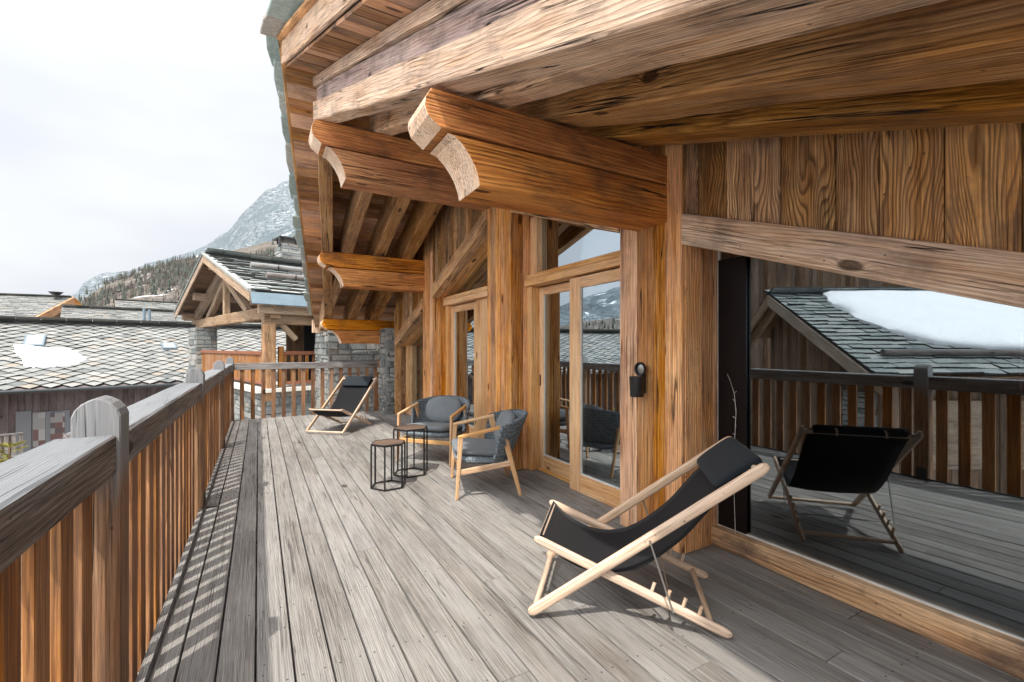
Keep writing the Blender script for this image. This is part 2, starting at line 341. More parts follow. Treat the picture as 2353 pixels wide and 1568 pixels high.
def m_patch():
    t = NT('patchwork_door_pane'); o = t.n.new("ShaderNodeTexCoord").outputs['Object']
    br = t.n.new("ShaderNodeTexChecker"); t.put(br.inputs['Vector'], t.vmul(o, (5, 5, 5))); br.inputs['Scale'].default_value = 1.0
    vo = t.sep(t.voro(t.vmul(o, (4.6, 0.2, 4.6)), 1.0, 'Color', rand=0.0))[0]
    c = t.ramp(vo, [(0.0, (0.22, 0.215, 0.21)), (0.35, (0.13, 0.075, 0.07)), (0.6, (0.28, 0.27, 0.265)), (0.85, (0.09, 0.07, 0.075))], 'CONSTANT')
    return t.fin(c, 0.6, 0.3)
M['patch'] = m_patch()

# ------------------------------------------------------------------ mesh builder
class MB:
    def __init__(s):
        s.v = []; s.f = []; s.gc = []; s.tone = []; s.smooth = []
    def add(s, verts, faces, axis=(1, 0, 0), up=(0, 0, 1), origin=None, tone=None, smooth=False, off=True):
        a = Vector(axis).normalized(); u = Vector(up)
        sd = a.cross(u)
        if sd.length < 1e-4: sd = a.cross(Vector((1, 0, 0)))
        sd.normalize(); u = sd.cross(a)
        o = Vector(origin) if origin is not None else Vector(verts[0])
        rf = Vector((random.uniform(0, 50), random.uniform(0, 50), random.uniform(0, 50))) if off else Vector((0, 0, 0))
        tn = random.random() if tone is None else tone
        n = len(s.v)
        for p in verts:
            p = Vector(p); s.v.append(p); q = p - o
            s.gc.append((q.dot(a) + rf.x, q.dot(sd) + rf.y, q.dot(u) + rf.z)); s.tone.append(tn)
        for f in faces:
            s.f.append([n + i for i in f]); s.smooth.append(smooth)
        return s
    def box(s, lo, hi, axis=None, **k):
        (x0, y0, z0), (x1, y1, z1) = lo, hi
        v = [(x0, y0, z0), (x1, y0, z0), (x1, y1, z0), (x0, y1, z0), (x0, y0, z1), (x1, y0, z1), (x1, y1, z1), (x0, y1, z1)]
        f = [(3, 2, 1, 0), (4, 5, 6, 7), (0, 1, 5, 4), (1, 2, 6, 5), (2, 3, 7, 6), (3, 0, 4, 7)]
        if axis is None:
            d = [x1 - x0, y1 - y0, z1 - z0]; i = d.index(max(d)); axis = [(1, 0, 0), (0, 1, 0), (0, 0, 1)][i]
        return s.add(v, f, axis=axis, up=(0, 0, 1) if abs(axis[2]) < 0.9 else (1, 0, 0), **k)
    def hexa(s, v8, axis, up=(0, 0, 1), **k):
        f = [(3, 2, 1, 0), (4, 5, 6, 7), (0, 1, 5, 4), (1, 2, 6, 5), (2, 3, 7, 6), (3, 0, 4, 7)]
        return s.add(v8, f, axis=axis, up=up, **k)
    def beam(s, p0, p1, w, h, up=(0, 0, 1), ch=0.008, amp=0.0, seg=None, cut0=None, cut1=None, **k):
        """timber from p0 to p1 (centre line), width w across, height h along up, chamfered, edges slightly wandering"""
        p0 = Vector(p0); p1 = Vector(p1); a = (p1 - p0); L = a.length; a.normalize()
        u = Vector(up); sd = a.cross(u).normalized(); u = sd.cross(a)
        ns = seg or (max(1, int(L / 0.22)) if amp > 0 else 1)
        pr = [(-w/2 + ch, -h/2), (w/2 - ch, -h/2), (w/2, -h/2 + ch), (w/2, h/2 - ch), (w/2 - ch, h/2), (-w/2 + ch, h/2), (-w/2, h/2 - ch), (-w/2, -h/2 + ch)]
        vs = []
        sx = random.uniform(0, 100)
        for i in range(ns + 1):
            c = p0 + a * (L * i / ns)
            for j, (x, y) in enumerate(pr):
                if amp > 0:
                    q = Vector((i * 0.35 + sx, (j // 2) * 3.7, sx))
                    x2 = x + amp * noise.noise(q); y2 = y + amp * noise.noise(q + Vector((9, 5, 1)))
                else: x2, y2 = x, y
                vs.append(c + sd * x2 + u * y2)
        fs = []
        for i in range(ns):
            for j in range(8):
                k2 = (j + 1) % 8
                fs.append((i*8 + j, i*8 + k2, i*8 + 8 + k2, i*8 + 8 + j))
        fs.append(tuple(range(7, -1, -1))); fs.append(tuple(ns*8 + j for j in range(8)))
        return s.add(vs, fs, axis=a, up=u, **k)
    def prism(s, poly, o, ex, ey, ez, t0, t1, axis=None, **k):
        """poly in (ex,ey) plane, extruded along ez from t0 to t1"""
        o = Vector(o); ex = Vector(ex); ey = Vector(ey); ez = Vector(ez)
        n = len(poly)
        vs = [o + ex*x + ey*y + ez*t0 for x, y in poly] + [o + ex*x + ey*y + ez*t1 for x, y in poly]
        fs = [tuple(range(n - 1, -1, -1)), tuple(range(n, 2*n))] + [(i, (i+1) % n, n + (i+1) % n, n + i) for i in range(n)]
        return s.add(vs, fs, axis=axis if axis is not None else ex, up=ey, **k)
    def tube(s, pts, r, n=12, caps=True, up=(0, 0, 1), **k):
        """round bar through pts; r a number or a list"""
        P = [Vector(p) for p in pts]; R = r if isinstance(r, (list, tuple)) else [r] * len(P)
        vs = []; fs = []
        for i, p in enumerate(P):
            d = (P[min(i+1, len(P)-1)] - P[max(i-1, 0)]).normalized()
            ref = Vector(up)
            if abs(d.dot(ref)) > 0.95: ref = Vector((1, 0, 0))
            a = d.cross(ref).normalized(); b = a.cross(d)
            for j in range(n):
                t = 2*pi*j/n; vs.append(p + a*cos(t)*R[i] + b*sin(t)*R[i])
        for i in range(len(P)-1):
            for j in range(n):
                k2 = (j+1) % n; fs.append((i*n+j, i*n+k2, (i+1)*n+k2, (i+1)*n+j))
        if caps: fs.append(tuple(range(n-1, -1, -1))); fs.append(tuple((len(P)-1)*n + j for j in range(n)))
        return s.add(vs, fs, axis=(P[-1]-P[0]) if (P[-1]-P[0]).length > 1e-5 else (1, 0, 0), smooth=True, **k)
    def build(s, name, mat, parent=None, bevel=0.0, seg=1, subsurf=0, **tags):
        me = bpy.data.meshes.new(name)
        me.from_pydata([tuple(v) for v in s.v], [], s.f)
        a = me.attributes.new('gc', 'FLOAT_VECTOR', 'POINT'); a.data.foreach_set('vector', [c for g in s.gc for c in g])
        b = me.attributes.new('tone', 'FLOAT', 'POINT'); b.data.foreach_set('value', s.tone)
        me.polygons.foreach_set('use_smooth', s.smooth)
        me.materials.append(mat); me.update()
        bm = bmesh.new(); bm.from_mesh(me); bmesh.ops.recalc_face_normals(bm, faces=bm.faces); bm.to_mesh(me); bm.free()
        if any(s.smooth):
            try: me.set_sharp_from_angle(angle=radians(50))
            except Exception: pass
        o = bpy.data.objects.new(name, me); COL.objects.link(o)
        if parent: o.parent = parent
        if bevel > 0:
            m = o.modifiers.new('bevel', 'BEVEL'); m.width = bevel; m.segments = seg; m.limit_method = 'ANGLE'; m.angle_limit = radians(40)
            m.harden_normals = False
        if subsurf:
            m = o.modifiers.new('sub', 'SUBSURF'); m.levels = subsurf; m.render_levels = subsurf
        tag(o, **tags)
        return o

def tag(o, label=None, cat=None, group=None, kind=None):
    if label: o['label'] = label
    if cat: o['category'] = cat
    if group: o['group'] = group
    if kind: o['kind'] = kind
    return o
def empty(name, loc=(0, 0, 0), rz=0.0, **tags):
    o = bpy.data.objects.new(name, None); COL.objects.link(o); o.location = loc; o.rotation_euler = (0, 0, rz); o.empty_display_size = 0.2
    return tag(o, **tags)
def copy_tree(o, parent=None):
    c = o.copy(); COL.objects.link(c)
    if parent: c.parent = parent
    for ch in list(o.children): copy_tree(ch, c)
    return c

# ================================================================== STRUCTURE: deck
def ray(px, py=800):
    """direction per unit depth of a pixel of the 2353-wide photograph"""
    u = (px - 1176) / 1044.0
    return (0.4869 + 0.8735*u, 0.8735 - 0.4869*u, (800 - py) / 1044.0)
def at(px, py, d):
    r = ray(px, py); return Vector((r[0]*d, r[1]*d, E + r[2]*d))

DX0, DX1, DY0, DY1 = -0.435, 3.0, -5.0, 9.86
mb = MB()
x = DX0; pitch = 0.1412; i = 0
while x < DX1:
    y = DY0 - random.uniform(0, 3)
    while y < DY1:
        L = random.uniform(2.6, 4.6); y1 = min(y + L, DY1)
        if y1 - y > 0.1:
            dz = random.uniform(-0.0015, 0.0015)
            mb.box((x + 0.0045, y + 0.0015, -0.035 + dz), (x + pitch - 0.0045, y1 - 0.0015, dz), axis=(0, 1, 0))
        y = y + L
    x += pitch; i += 1
deck = mb.build('deck', M['deck'], bevel=0.0025, kind='structure')
mb = MB()
mb.box((DX0 + 0.02, DY0, -0.30), (DX1, DY1 - 0.02, -0.06))
for k in range(26): mb.box((DX0 + 0.01, DY0 + k*0.58, -0.2), (DX1 - 0.1, DY0 + k*0.58 + 0.07, -0.037))
mb.build('deck_substructure', M['mauvewood'], kind='structure')

# ------------------------------------------------------------------ railings
def post(x0, y0, parent, name='post', w=0.125, d=0.115, z0=-0.12, zt=1.105, dome=0.062):
    m = MB()
    c = 0.006
    def rect(z, ins):
        return [(x0+ins, y0+ins, z), (x0+w-ins, y0+ins, z), (x0+w-ins, y0+d-ins, z), (x0+ins, y0+d-ins, z)]
    poly = [(0, z0), (0, zt), (0.008, zt + 0.022), (0.024, zt + 0.042), (0.045, zt + 0.055), (w/2, zt + dome), (w - 0.045, zt + 0.055), (w - 0.024, zt + 0.042), (w - 0.008, zt + 0.022), (w, zt), (w, z0)]
    m.prism(poly, (x0, y0, 0), (1, 0, 0), (0, 0, 1), (0, 1, 0), 0, d, axis=(0, 0, 1))
    return m.build(name, M['post'], parent, bevel=0.004, seg=1)

RX0, RX1 = -0.57, -0.41
POSTS = [-3.25, -0.65, 1.95, 4.55, 7.15, 9.75]
rail = empty('railing', (-0.46, 2.0, 0), label='long weathered timber railing with round topped posts running down the left side of the deck', cat='railing')
def unparent_loc(o, p): o.matrix_parent_inverse = p.matrix_basis.inverted()
def kids(p):
    from mathutils import Matrix
    M4 = Matrix.Translation(p.location) @ Matrix.Rotation(p.rotation_euler[2], 4, 'Z')
    for c in p.children: c.matrix_parent_inverse = M4.inverted()
for yp in POSTS: post(-0.525, yp, rail)
ys = [DY0] + POSTS
for a, b in zip(POSTS[:-1], POSTS[1:]):
    m = MB(); y0 = a + 0.1135; y1 = b + 0.0015
    m.beam(((RX0+RX1)/2, y0, 0.978), ((RX0+RX1)/2, y1, 0.978), RX1-RX0, 0.13, ch=0.008, amp=0.006)
    m.build('cap_rail', M['cap'], rail)
    n = int(round((b - a - 0.115) / 0.17)); st = (b - a - 0.115) / n
    for k in range(n):
        yc = a + 0.115 + (k + 0.5) * st
        m = MB(); wv = random.uniform(-0.003, 0.003)
        m.box((-0.487, yc - 0.044 + wv, -0.13), (-0.460 + random.uniform(-0.002, 0.002), yc + 0.044 + wv, 0.93), axis=(0, 0, 1))
        m.build('baluster', M['baluster'], rail, bevel=0.003)
for yp in POSTS:
    m = MB(); m.prism([(0, 0), (0.11, 0), (0.11, 0.02), (0.06, 0.035), (0, 0.035)], (-0.41, yp - 0.03, 0.0), (1, 0, 0), (0, 1, 0), (0, 0, 1), 0.001, 0.008)
    m.box((-0.399, yp + 0.01, 0.0), (-0.392, yp + 0.09, 0.12))
    m.build('bracket', M['black'], rail)
m = MB(); m.tube([(-0.385, -4.5, 0.012), (-0.392, 1.0, 0.012), (-0.384, 3.0, 0.012), (-0.392, 5.0, 0.012), (-0.386, 9.7, 0.012)], 0.0085, 8)
m.build('cable', M['black'], label='black cable lying on the deck along the foot of the railing', cat='cable')

# end railing
er = empty('railing', (0.9, 9.8, 0), label='weathered railing of spaced upright slats closing the far end of the deck', cat='railing')
EY0, EY1 = 9.765, 9.865
m = MB(); m.beam((-0.40, 9.815, 0.985), (2.2, 9.815, 0.985), 0.10, 0.125, ch=0.008, amp=0.004); m.build('cap_rail', M['cap'], er)
m = MB(); m.box((2.2, 9.75, -0.05), (2.31, 9.87, 1.10), axis=(0, 0, 1)); m.build('post', M['baluster'], er, bevel=0.006, seg=2)
nb = 15
for k in range(nb):
    xc = -0.40 + (k + 0.75) * 2.6 / nb
    m = MB(); m.box((xc - 0.036, 9.79, -0.12), (xc + 0.036, 9.822, 0.93), axis=(0, 0, 1)); m.build('baluster', M['endslat'], er, bevel=0.003)

# ================================================================== THE CHALET
YR = 4.9; SL = 0.36; ZR = 3.585
def zr(y): return ZR - (0.346 if y < YR else SL) * abs(y - YR)
def XL(y): return 0.47 + (0.107*(YR - y) if y < YR else 0.133*(y - YR))
def XF(y): return 0.19 + (0.122*(YR - y) if y < YR else 0.143*(y - YR))
XW = 2.38
YN, YFAR = -2.1, 11.1  # near eave lengthened behind the camera to shut out low sky
ch = empty('chalet', (2.9, 4.9, 0), label='timber clad chalet with a stone slab roof and carved beam ends opening onto the deck', cat='chalet')
kidslist = []
# purlins with carved heads, each two stacked timbers
def purlin(y0, wd, x0, ztop, h, run, x1):
    k = h / 0.44; r = run / 0.262
    up = [(0.0, 0.0), (-0.030*r, -0.05*k), (-0.036*r, -0.09*k), (-0.018*r, -0.14*k), (0.05*r, -0.190*k)]
    lo = [(0.085*r, -0.202*k), (0.125*r, -0.212*k), (0.17*r, -0.25*k), (0.21*r, -0.30*k), (0.238*r, -0.35*k), (0.255*r, -0.40*k), (0.262*r, -0.44*k)]
    m = MB()
    m.prism([(x0 + a, ztop + b) for a, b in up] + [(x1, ztop - 0.190*k), (x1, ztop)], (0, 0, 0), (1, 0, 0), (0, 0, 1), (0, 1, 0), y0, y0 + wd)
    m.prism([(x0 + a, ztop + b) for a, b in lo] + [(x1, ztop - 0.44*k), (x1, ztop - 0.202*k)], (0, 0, 0), (1, 0, 0), (0, 0, 1), (0, 1, 0), y0 + 0.002, y0 + wd - 0.002)
    o = m.build('purlin', M['beam'], ch, bevel=0.008, seg=2)
    o.data.materials.append(M['lit_cutend'])
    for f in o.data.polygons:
        if f.center.x < x0 + run + 0.05 and abs(f.normal.y) < 0.5: f.material_index = 1  # carved head faces get the lightened wood
purlin(2.14, 0.29, 0.741, 2.61, 0.44, 0.262, 2.5)
purlin(4.66, 0.30, 0.47, 3.50, 0.52, 0.27, 2.5)
purlin(7.20, 0.29, 0.815, 2.76, 0.50, 0.30, 2.5)
purlin(9.56, 0.29, 1.12, 1.90, 0.48, 0.32, 2.6)

# edge beams (three timbers) on both slopes, following the splayed verge
def slope_pts(fx, ya, yb, dz):
    return Vector((fx(ya), ya, zr(ya) + dz)), Vector((fx(yb), yb, zr(yb) + dz))
def edge(nm, dx0, dx1, z0, z1, mat, ya, yb, amp=0.006, fx=XL):
    """box-section along the slope with given x offset range and height range"""
    m = MB(); ns = max(2, int(abs(yb-ya)/0.3)); vs = []; fs = []
    sx = random.uniform(0, 90)
    for i in range(ns+1):
        y = ya + (yb-ya)*i/ns
        j = [amp*noise.noise(Vector((i*0.5+sx, q*4.1, 0))) for q in range(8)]
        xa = fx(y)
        vs += [(xa+dx0+j[0], y, zr(y)+z0+j[1]), (xa+dx1+j[2], y, zr(y)+z0+j[3]), (xa+dx1+j[4], y, zr(y)+z1+j[5]), (xa+dx0+j[6], y, zr(y)+z1+j[7])]
    for i in range(ns):
        for q in range(4): fs.append((i*4+q, i*4+(q+1) % 4, i*4+4+(q+1) % 4, i*4+4+q))
    fs += [(3, 2, 1, 0), (ns*4, ns*4+1, ns*4+2, ns*4+3)]
    ax = Vector((fx(yb)-fx(ya), yb-ya, zr(yb)-zr(ya)))
    m.add(vs, fs, axis=ax, up=(0, 0, 1), tone=None)
    return m.build(nm, mat, ch, bevel=0.008, seg=1)
PL = 0.44          # plank underside above the rafter underside
edge('edge_beam', 0.0, 0.17, 0.0, 0.19, M['edgebeam'], YN + 0.3, YR, 0.012)
edge('edge_beam', 0.03, 0.15, 0.19, 0.345, M['midbeam'], YN + 0.3, YR)
edge('edge_beam', -0.005, 0.15, 0.345, PL, M['edgebeam'], YN + 0.3, YR)
edge('edge_beam', 0.03, 0.19, 0.0, 0.19, M['rafter'], YR + 0.001, 9.9, 0.010)
edge('edge_beam', 0.05, 0.17, 0.19, PL, M['rafter'], YR + 0.001, 9.9)
def cx(c): return lambda y: c
for (xa, xb) in ((1.02, 1.19), (1.45, 1.70), (1.93, 2.18)):
    w_ = xb - xa
    edge('rafter', 0, w_, 0.0, PL, M['edgebeam'] if xa < 1.2 else M['rafter'], YN + 0.2, YR, 0.018, cx(xa))
for (xa, xb) in ((1.10, 1.25), (1.57, 1.73), (2.0, 2.18)):
    w_ = xb - xa
    edge('rafter', 0, w_, 0.0, PL, M['rafter'], YR + 0.001, 10.2, 0.012, cx(xa))
# soffit planks
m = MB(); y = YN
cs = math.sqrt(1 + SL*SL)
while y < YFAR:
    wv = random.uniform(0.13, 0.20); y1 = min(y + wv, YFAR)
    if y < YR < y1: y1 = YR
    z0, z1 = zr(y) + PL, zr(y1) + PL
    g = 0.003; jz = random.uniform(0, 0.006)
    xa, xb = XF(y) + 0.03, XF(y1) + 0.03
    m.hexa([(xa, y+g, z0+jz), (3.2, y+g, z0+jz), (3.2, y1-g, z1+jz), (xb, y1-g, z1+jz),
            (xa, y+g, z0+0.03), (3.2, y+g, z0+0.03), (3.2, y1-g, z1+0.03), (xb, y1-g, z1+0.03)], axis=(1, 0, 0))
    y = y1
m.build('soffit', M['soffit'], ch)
# fascia and verge batten along the rake
def fas(nm, dx0, dx1, z0, z1, mat, ya, yb): edge(nm, dx0, dx1, z0, z1, mat, ya, yb, 0.004, XF)
fas('fascia', 0.0, 0.032, PL + 0.035, PL + 0.26, M['edgebeam'], YN, YR)
fas('fascia', 0.02, 0.05, PL + 0.15, PL + 0.26, M['baluster'], YR + 0.001, YFAR)
fas('batten', -0.05, 0.03, PL + 0.262, PL + 0.295, M['rafter'], YN, YR)
fas('batten', -0.03, 0.03, PL + 0.262, PL + 0.285, M['rafter'], YR + 0.001, YFAR)
m = MB(); m.box((XF(YFAR) - 0.03, YFAR, zr(YFAR) + PL - 0.12), (XF(YFAR) + 0.16, YFAR + 0.04, zr(YFAR) + PL + 0.17), tone=0.9)
m.build('verge_block', M['edgebeam'], ch, bevel=0.004)
m = MB(); m.box((XF(YFAR) + 0.16, YFAR, zr(YFAR) + PL - 0.03), (3.2, YFAR + 0.035, zr(YFAR) + PL + 0.15)); m.build('eave_board', M['rafter'], ch, bevel=0.004)
m = MB(); m.box((XF(YN) + 0.0, YN - 0.035, zr(YN) + PL - 0.03), (3.2, YN, zr(YN) + PL + 0.2)); m.build('eave_board', M['rafter'], ch, bevel=0.004)
# stone slabs of the verge (thick, irregular) + roof covering
m = MB()
for side in (0, 1):
    y = YN - 0.1 if side == 0 else YFAR + 0.12
    sgn = 1 if side == 0 else -1
    n = 0
    while (y < YR if side == 0 else y > YR):
        L = random.uniform(0.30, 0.62); y2 = y + sgn*L
        th = random.uniform(0.035, 0.07)
        if side == 0: ov = random.uniform(0.10, 0.19)
        else: ov = random.uniform(0.07, 0.14)
        lift = 0.045
        ya, yb = y, y2 + sgn*0.12
        if side == 0: yb = min(yb, YR + 0.1)
        else: yb = max(yb, YR - 0.04)
        def zz(yy): return zr(yy) + PL + 0.30
        xa = XF(ya) - ov; xb = XF(yb) - ov + random.uniform(-0.03, 0.03)
        za, zb = zz(ya) + lift, zz(yb)
        a0 = (xa, ya, za); a1 = (1.6, ya, za); b1 = (1.6, yb, zb); b0 = (xb, yb, zb)
        mid = (xa*0.5 + xb*0.5 - 0.02, (ya+yb)/2, (za+zb)/2)
        pts = [a0, a1, b1, b0, mid]
        vs = [Vector(p) for p in pts] + [Vector(p) + Vector((0, 0, th)) for p in pts]
        m.add(vs, [(4, 3, 2, 1, 0), (5, 6, 7, 8, 9), (0, 1, 6, 5), (1, 2, 7, 6), (2, 3, 8, 7), (3, 4, 9, 8), (4, 0, 5, 9)], axis=(0, 1, 0), up=(1, 0, 0), smooth=False)
        y = y2; n += 1
m.build('verge_slab', M['verge'], ch, bevel=0.008)
m = MB()
for (ya, yb) in ((YN, YR), (YR, YFAR)):
    za, zb = zr(ya) + PL + 0.18, zr(yb) + PL + 0.18
    m.hexa([(1.2, ya, za), (9, ya, za), (9, yb, zb), (1.2, yb, zb), (1.2, ya, za+0.2), (9, ya, za+0.2), (9, yb, zb+0.2), (1.2, yb, zb+0.2)], axis=(1, 0, 0))
m.build('roof', M['verge'], ch)

# pillars clad in vertical boards
def clad(m, x0, x1, y0, y1, z0, z1, face='x', wmin=0.09, wmax=0.2, th=0.025):
    """vertical boards on a face: 'x' faces -X at x0 running y0..y1; 'y' faces -Y at y0 running x0..x1"""
    a, b = (y0, y1) if face == 'x' else (x0, x1)
    p = a
    while p < b - 1e-3:
        q = min(p + random.uniform(wmin, wmax), b)
        if b - q < wmin*0.6: q = b
        j = random.uniform(-0.004, 0.004)
        if face == 'x': m.box((x0 + j, p + 0.0015, z0), (x0 + th, q - 0.0015, z1), axis=(0, 0, 1))
        else: m.box((p + 0.0015, y0 + j, z0), (q - 0.0015, y0 + th, z1), axis=(0, 0, 1))
        p = q
def pillar(y0, y1, ztop, mat='pillar'):
    m = MB()
    m.box((XW + 0.026, y0 + 0.026, 0.0), (2.95, y1 - 0.026, ztop), axis=(0, 0, 1))
    clad(m, XW, 0, y0, y1, 0.0, ztop, 'x', 0.10, 0.19)
    clad(m, XW + 0.026, 2.9, y0, 0, 0.0, ztop, 'y', 0.10, 0.18)
    # far return
    p = XW + 0.026
    while p < 2.9:
        q = min(p + random.uniform(0.1, 0.18), 2.9); m.box((p, y1 - 0.025, 0.0), (q - 0.002, y1, ztop), axis=(0, 0, 1)); p = q
    return m.build('pillar', M[mat], ch, bevel=0.004, seg=1)
pillar(2.02, 2.60, 2.75)
pillar(4.29, 4.88, 3.55)
pillar(6.85, 7.30, 2.85)
m = MB(); clad(m, XW, 2.75, 9.08, 0, 0, 2.1, 'y', 0.09, 0.14); m.box((XW + 0.01, 9.107, 0), (2.9, 9.16, 2.1), axis=(0, 0, 1)); m.build('pillar', M['gable'], ch, bevel=0.003)

def zlow(y):   # underside of the slanted window heads
    return 1.997 + 0.352*(y - 2.02) if y < 4.58 else 2.90 - 0.345*(y - 4.58)
def lintel(ya, yb, h=0.20):
    m = MB()
    za, zb = zlow(ya), zlow(yb)
    # face timber
    m.hexa([(XW - 0.012, ya, za), (XW + 0.13, ya, za), (XW + 0.13, yb, zb), (XW - 0.012, yb, zb),
            (XW - 0.012, ya, za + h), (XW + 0.13, ya, za + h), (XW + 0.13, yb, zb + h), (XW - 0.012, yb, zb + h)], axis=(0, yb-ya, zb-za), tone=0.6)
    m.build('lintel', M['edgebeam'] if ya < 2.0 else M['rafter'], ch, bevel=0.008, seg=2)
    m = MB()
    for (xa, xb) in ((XW + 0.133, XW + 0.24), (XW + 0.243, 2.9)):
        m.hexa([(xa, ya, za + 0.004), (xb, ya, za + 0.004), (xb, yb, zb + 0.004), (xa, yb, zb + 0.004),
                (xa, ya, za + 0.15), (xb, ya, za + 0.15), (xb, yb, zb + 0.15), (xa, yb, zb + 0.15)], axis=(0, yb-ya, zb-za))
    m.build('head_board', M['facade'], ch, bevel=0.003)
BAYS = [(-1.0, 2.02), (2.60, 4.29), (4.88, 6.85), (7.30, 9.08)]
for a, b in BAYS: lintel(a, b)
# boards above the heads
def gable_boards(ya, yb, mat, wmin=0.13, wmax=0.26):
    m = MB(); p = ya
    while p < yb - 1e-3:
        q = min(p + random.uniform(wmin, wmax), yb)
        if yb - q < 0.06: q = yb
        j = random.uniform(0, 0.012)
        zt = lambda y: zr(y) + PL - 0.004
        z = lambda y: zlow(y) + 0.17
        x0, x1 = XW + 0.012 + j, XW + 0.06
        g = 0.002
        m.hexa([(x0, p+g, z(p)), (x1, p+g, z(p)), (x1, q-g, z(q)), (x0, q-g, z(q)), (x0, p+g, zt(p)), (x1, p+g, zt(p)), (x1, q-g, zt(q)), (x0, q-g, zt(q))], axis=(0, 0, 1), up=(1, 0, 0))
        p = q
    m.build('gable_boards', mat, ch, bevel=0.003)
gable_boards(-1.0, 2.02, M['gable'])
gable_boards(2.02, 2.60, M['facade'])
gable_boards(2.60, 4.29, M['facade'])
gable_boards(4.29, 4.58, M['facade'])
gable_boards(4.58, 4.88, M['facade'])
gable_boards(4.88, 6.85, M['gable'], 0.09, 0.16)
gable_boards(6.85, 7.30, M['facade'])
gable_boards(7.30, 9.08, M['gable'], 0.09, 0.16)
m = MB(); m.box((XW - 0.002, 2.02, 2.0), (XW + 0.012, 2.12, zr(2.1) + 0.3), axis=(0, 0, 1)); m.build('corner_board', M['facade'], ch, bevel=0.003)

# ---- near picture window
XG = 2.735
win = empty('window', (0, 0, 0), ); win.parent = ch
m = MB(); m.beam((2.70, -1.0, 0.065), (2.70, 2.02, 0.065), 0.085, 0.13, ch=0.014, amp=0.014, tone=0.9); m.build('sill', M['sill'], win)
m = MB(); m.hexa([(XG-0.004, -1.0, 0.05), (XG+0.004, -1.0, 0.05), (XG+0.004, 2.02, 0.05), (XG-0.004, 2.02, 0.05),
                  (XG-0.004, -1.0, zlow(-1.0)+0.02), (XG+0.004, -1.0, zlow(-1.0)+0.02), (XG+0.004, 2.02, zlow(2.02)+0.02), (XG-0.004, 2.02, zlow(2.02)+0.02)], axis=(0, 1, 0))
m.build('pane', M['glass'], win)
m = MB(); m.box((XG - 0.03, 1.80, 0.145), (XG - 0.012, 1.998, 1.92), axis=(0, 0, 1)); m.build('dark_reflection_strip', M['dark_refl'], win)  # opaque strip before the pane, painted as the pillar's dark reflection
m = MB(); m.box((XG - 0.012, 2.0, 0.12), (XG + 0.012, 2.016, 2.0)); m.box((XG - 0.014, -1.0, 0.131), (XG + 0.012, 2.0, 0.142)); m.build('frame', M['ledge'], win)

# ---- sliding doors, window of bay 1
def leaf(nm, x, y0, y1, z0, z1, sw, bot, top, parent, dp=0.05, glass='doorglass', stiles=(1, 1)):
    """door leaf: stiles, rails and a pane"""
    o = empty(nm); o.parent = parent
    m = MB()
    m.box((x, y0, z0), (x + dp, y0 + sw, z1), axis=(0, 0, 1), tone=0.5)
    m.box((x, y1 - sw, z0), (x + dp, y1, z1), axis=(0, 0, 1), tone=0.75)
    m.box((x + 0.003, y0 + sw + 0.001, z0), (x + dp - 0.003, y1 - sw - 0.001, z0 + bot), axis=(0, 1, 0), tone=0.5)
    m.box((x + 0.003, y0 + sw + 0.001, z1 - top), (x + dp - 0.003, y1 - sw - 0.001, z1), axis=(0, 1, 0), tone=0.6)
    m.build('frame', M['door'], o, bevel=0.004)
    m = MB(); m.box((x + dp/2 - 0.004, y0 + sw - 0.003, z0 + bot - 0.003), (x + dp/2 + 0.004, y1 - sw + 0.003, z1 - top + 0.003)); m.build('pane', M[glass], o)
    m = MB(); m.box((x + 0.008, y0 + sw + 0.002, z0 + bot + 0.001), (x + dp/2 - 0.005, y1 - sw - 0.002, z0 + bot + 0.012)); m.box((x + 0.012, y1 - sw - 0.008, z0 + bot), (x + dp/2 - 0.005, y1 - sw - 0.0005, z1 - top)); m.build('seal', M['ledge'], o)
    return o
def tri_window(x, y0, y1, zb, parent):
    o = empty('transom_window'); o.parent = parent
    m = MB(); m.hexa([(x, y0, zb), (x + 0.008, y0, zb), (x + 0.008, y1, zb), (x, y1, zb), (x, y0, max(zlow(y0), zb + 0.002) + 0.03), (x + 0.008, y0, max(zlow(y0), zb + 0.002) + 0.03), (x + 0.008, y1, max(zlow(y1), zb + 0.002) + 0.03), (x, y1, max(zlow(y1), zb + 0.002) + 0.03)], axis=(0, 1, 0))
    m.build('pane', M['doorglass'], o)
    return o
# bay 1
m = MB()
m.box((2.56, 2.60, 2.075), (2.74, 4.285, 2.125), axis=(0, 1, 0), tone=0.4)
m.box((2.54, 2.60, 2.0), (2.72, 4.285, 2.072), axis=(0, 1, 0), tone=0.8)
m.box((2.58, 4.20, 0.0), (2.735, 4.289, 1.998), axis=(0, 0, 1), tone=0.4)
m.box((2.66, 2.62, 0.0), (2.76, 4.2, 0.028), axis=(0, 1, 0))
m.box((2.62, 4.16, 2.127), (2.70, 4.289, zlow(4.2)), axis=(0, 0, 1), tone=0.9)
m.build('door_frame', M['door'], ch, bevel=0.005)
dl = leaf('sliding_door', 2.68, 3.36, 4.195, 0.0, 1.985, 0.075, 0.17, 0.085, ch)
dr = leaf('sliding_door', 2.575, 2.63, 3.50, 0.0, 1.985, 0.155, 0.165, 0.10, ch)
m = MB(); m.box((2.675, 4.16, 0.92), (2.682, 4.18, 1.04)); m.build('handle', M['black'], dl)
tri_window(2.69, 2.60, 4.16, 2.126, ch)
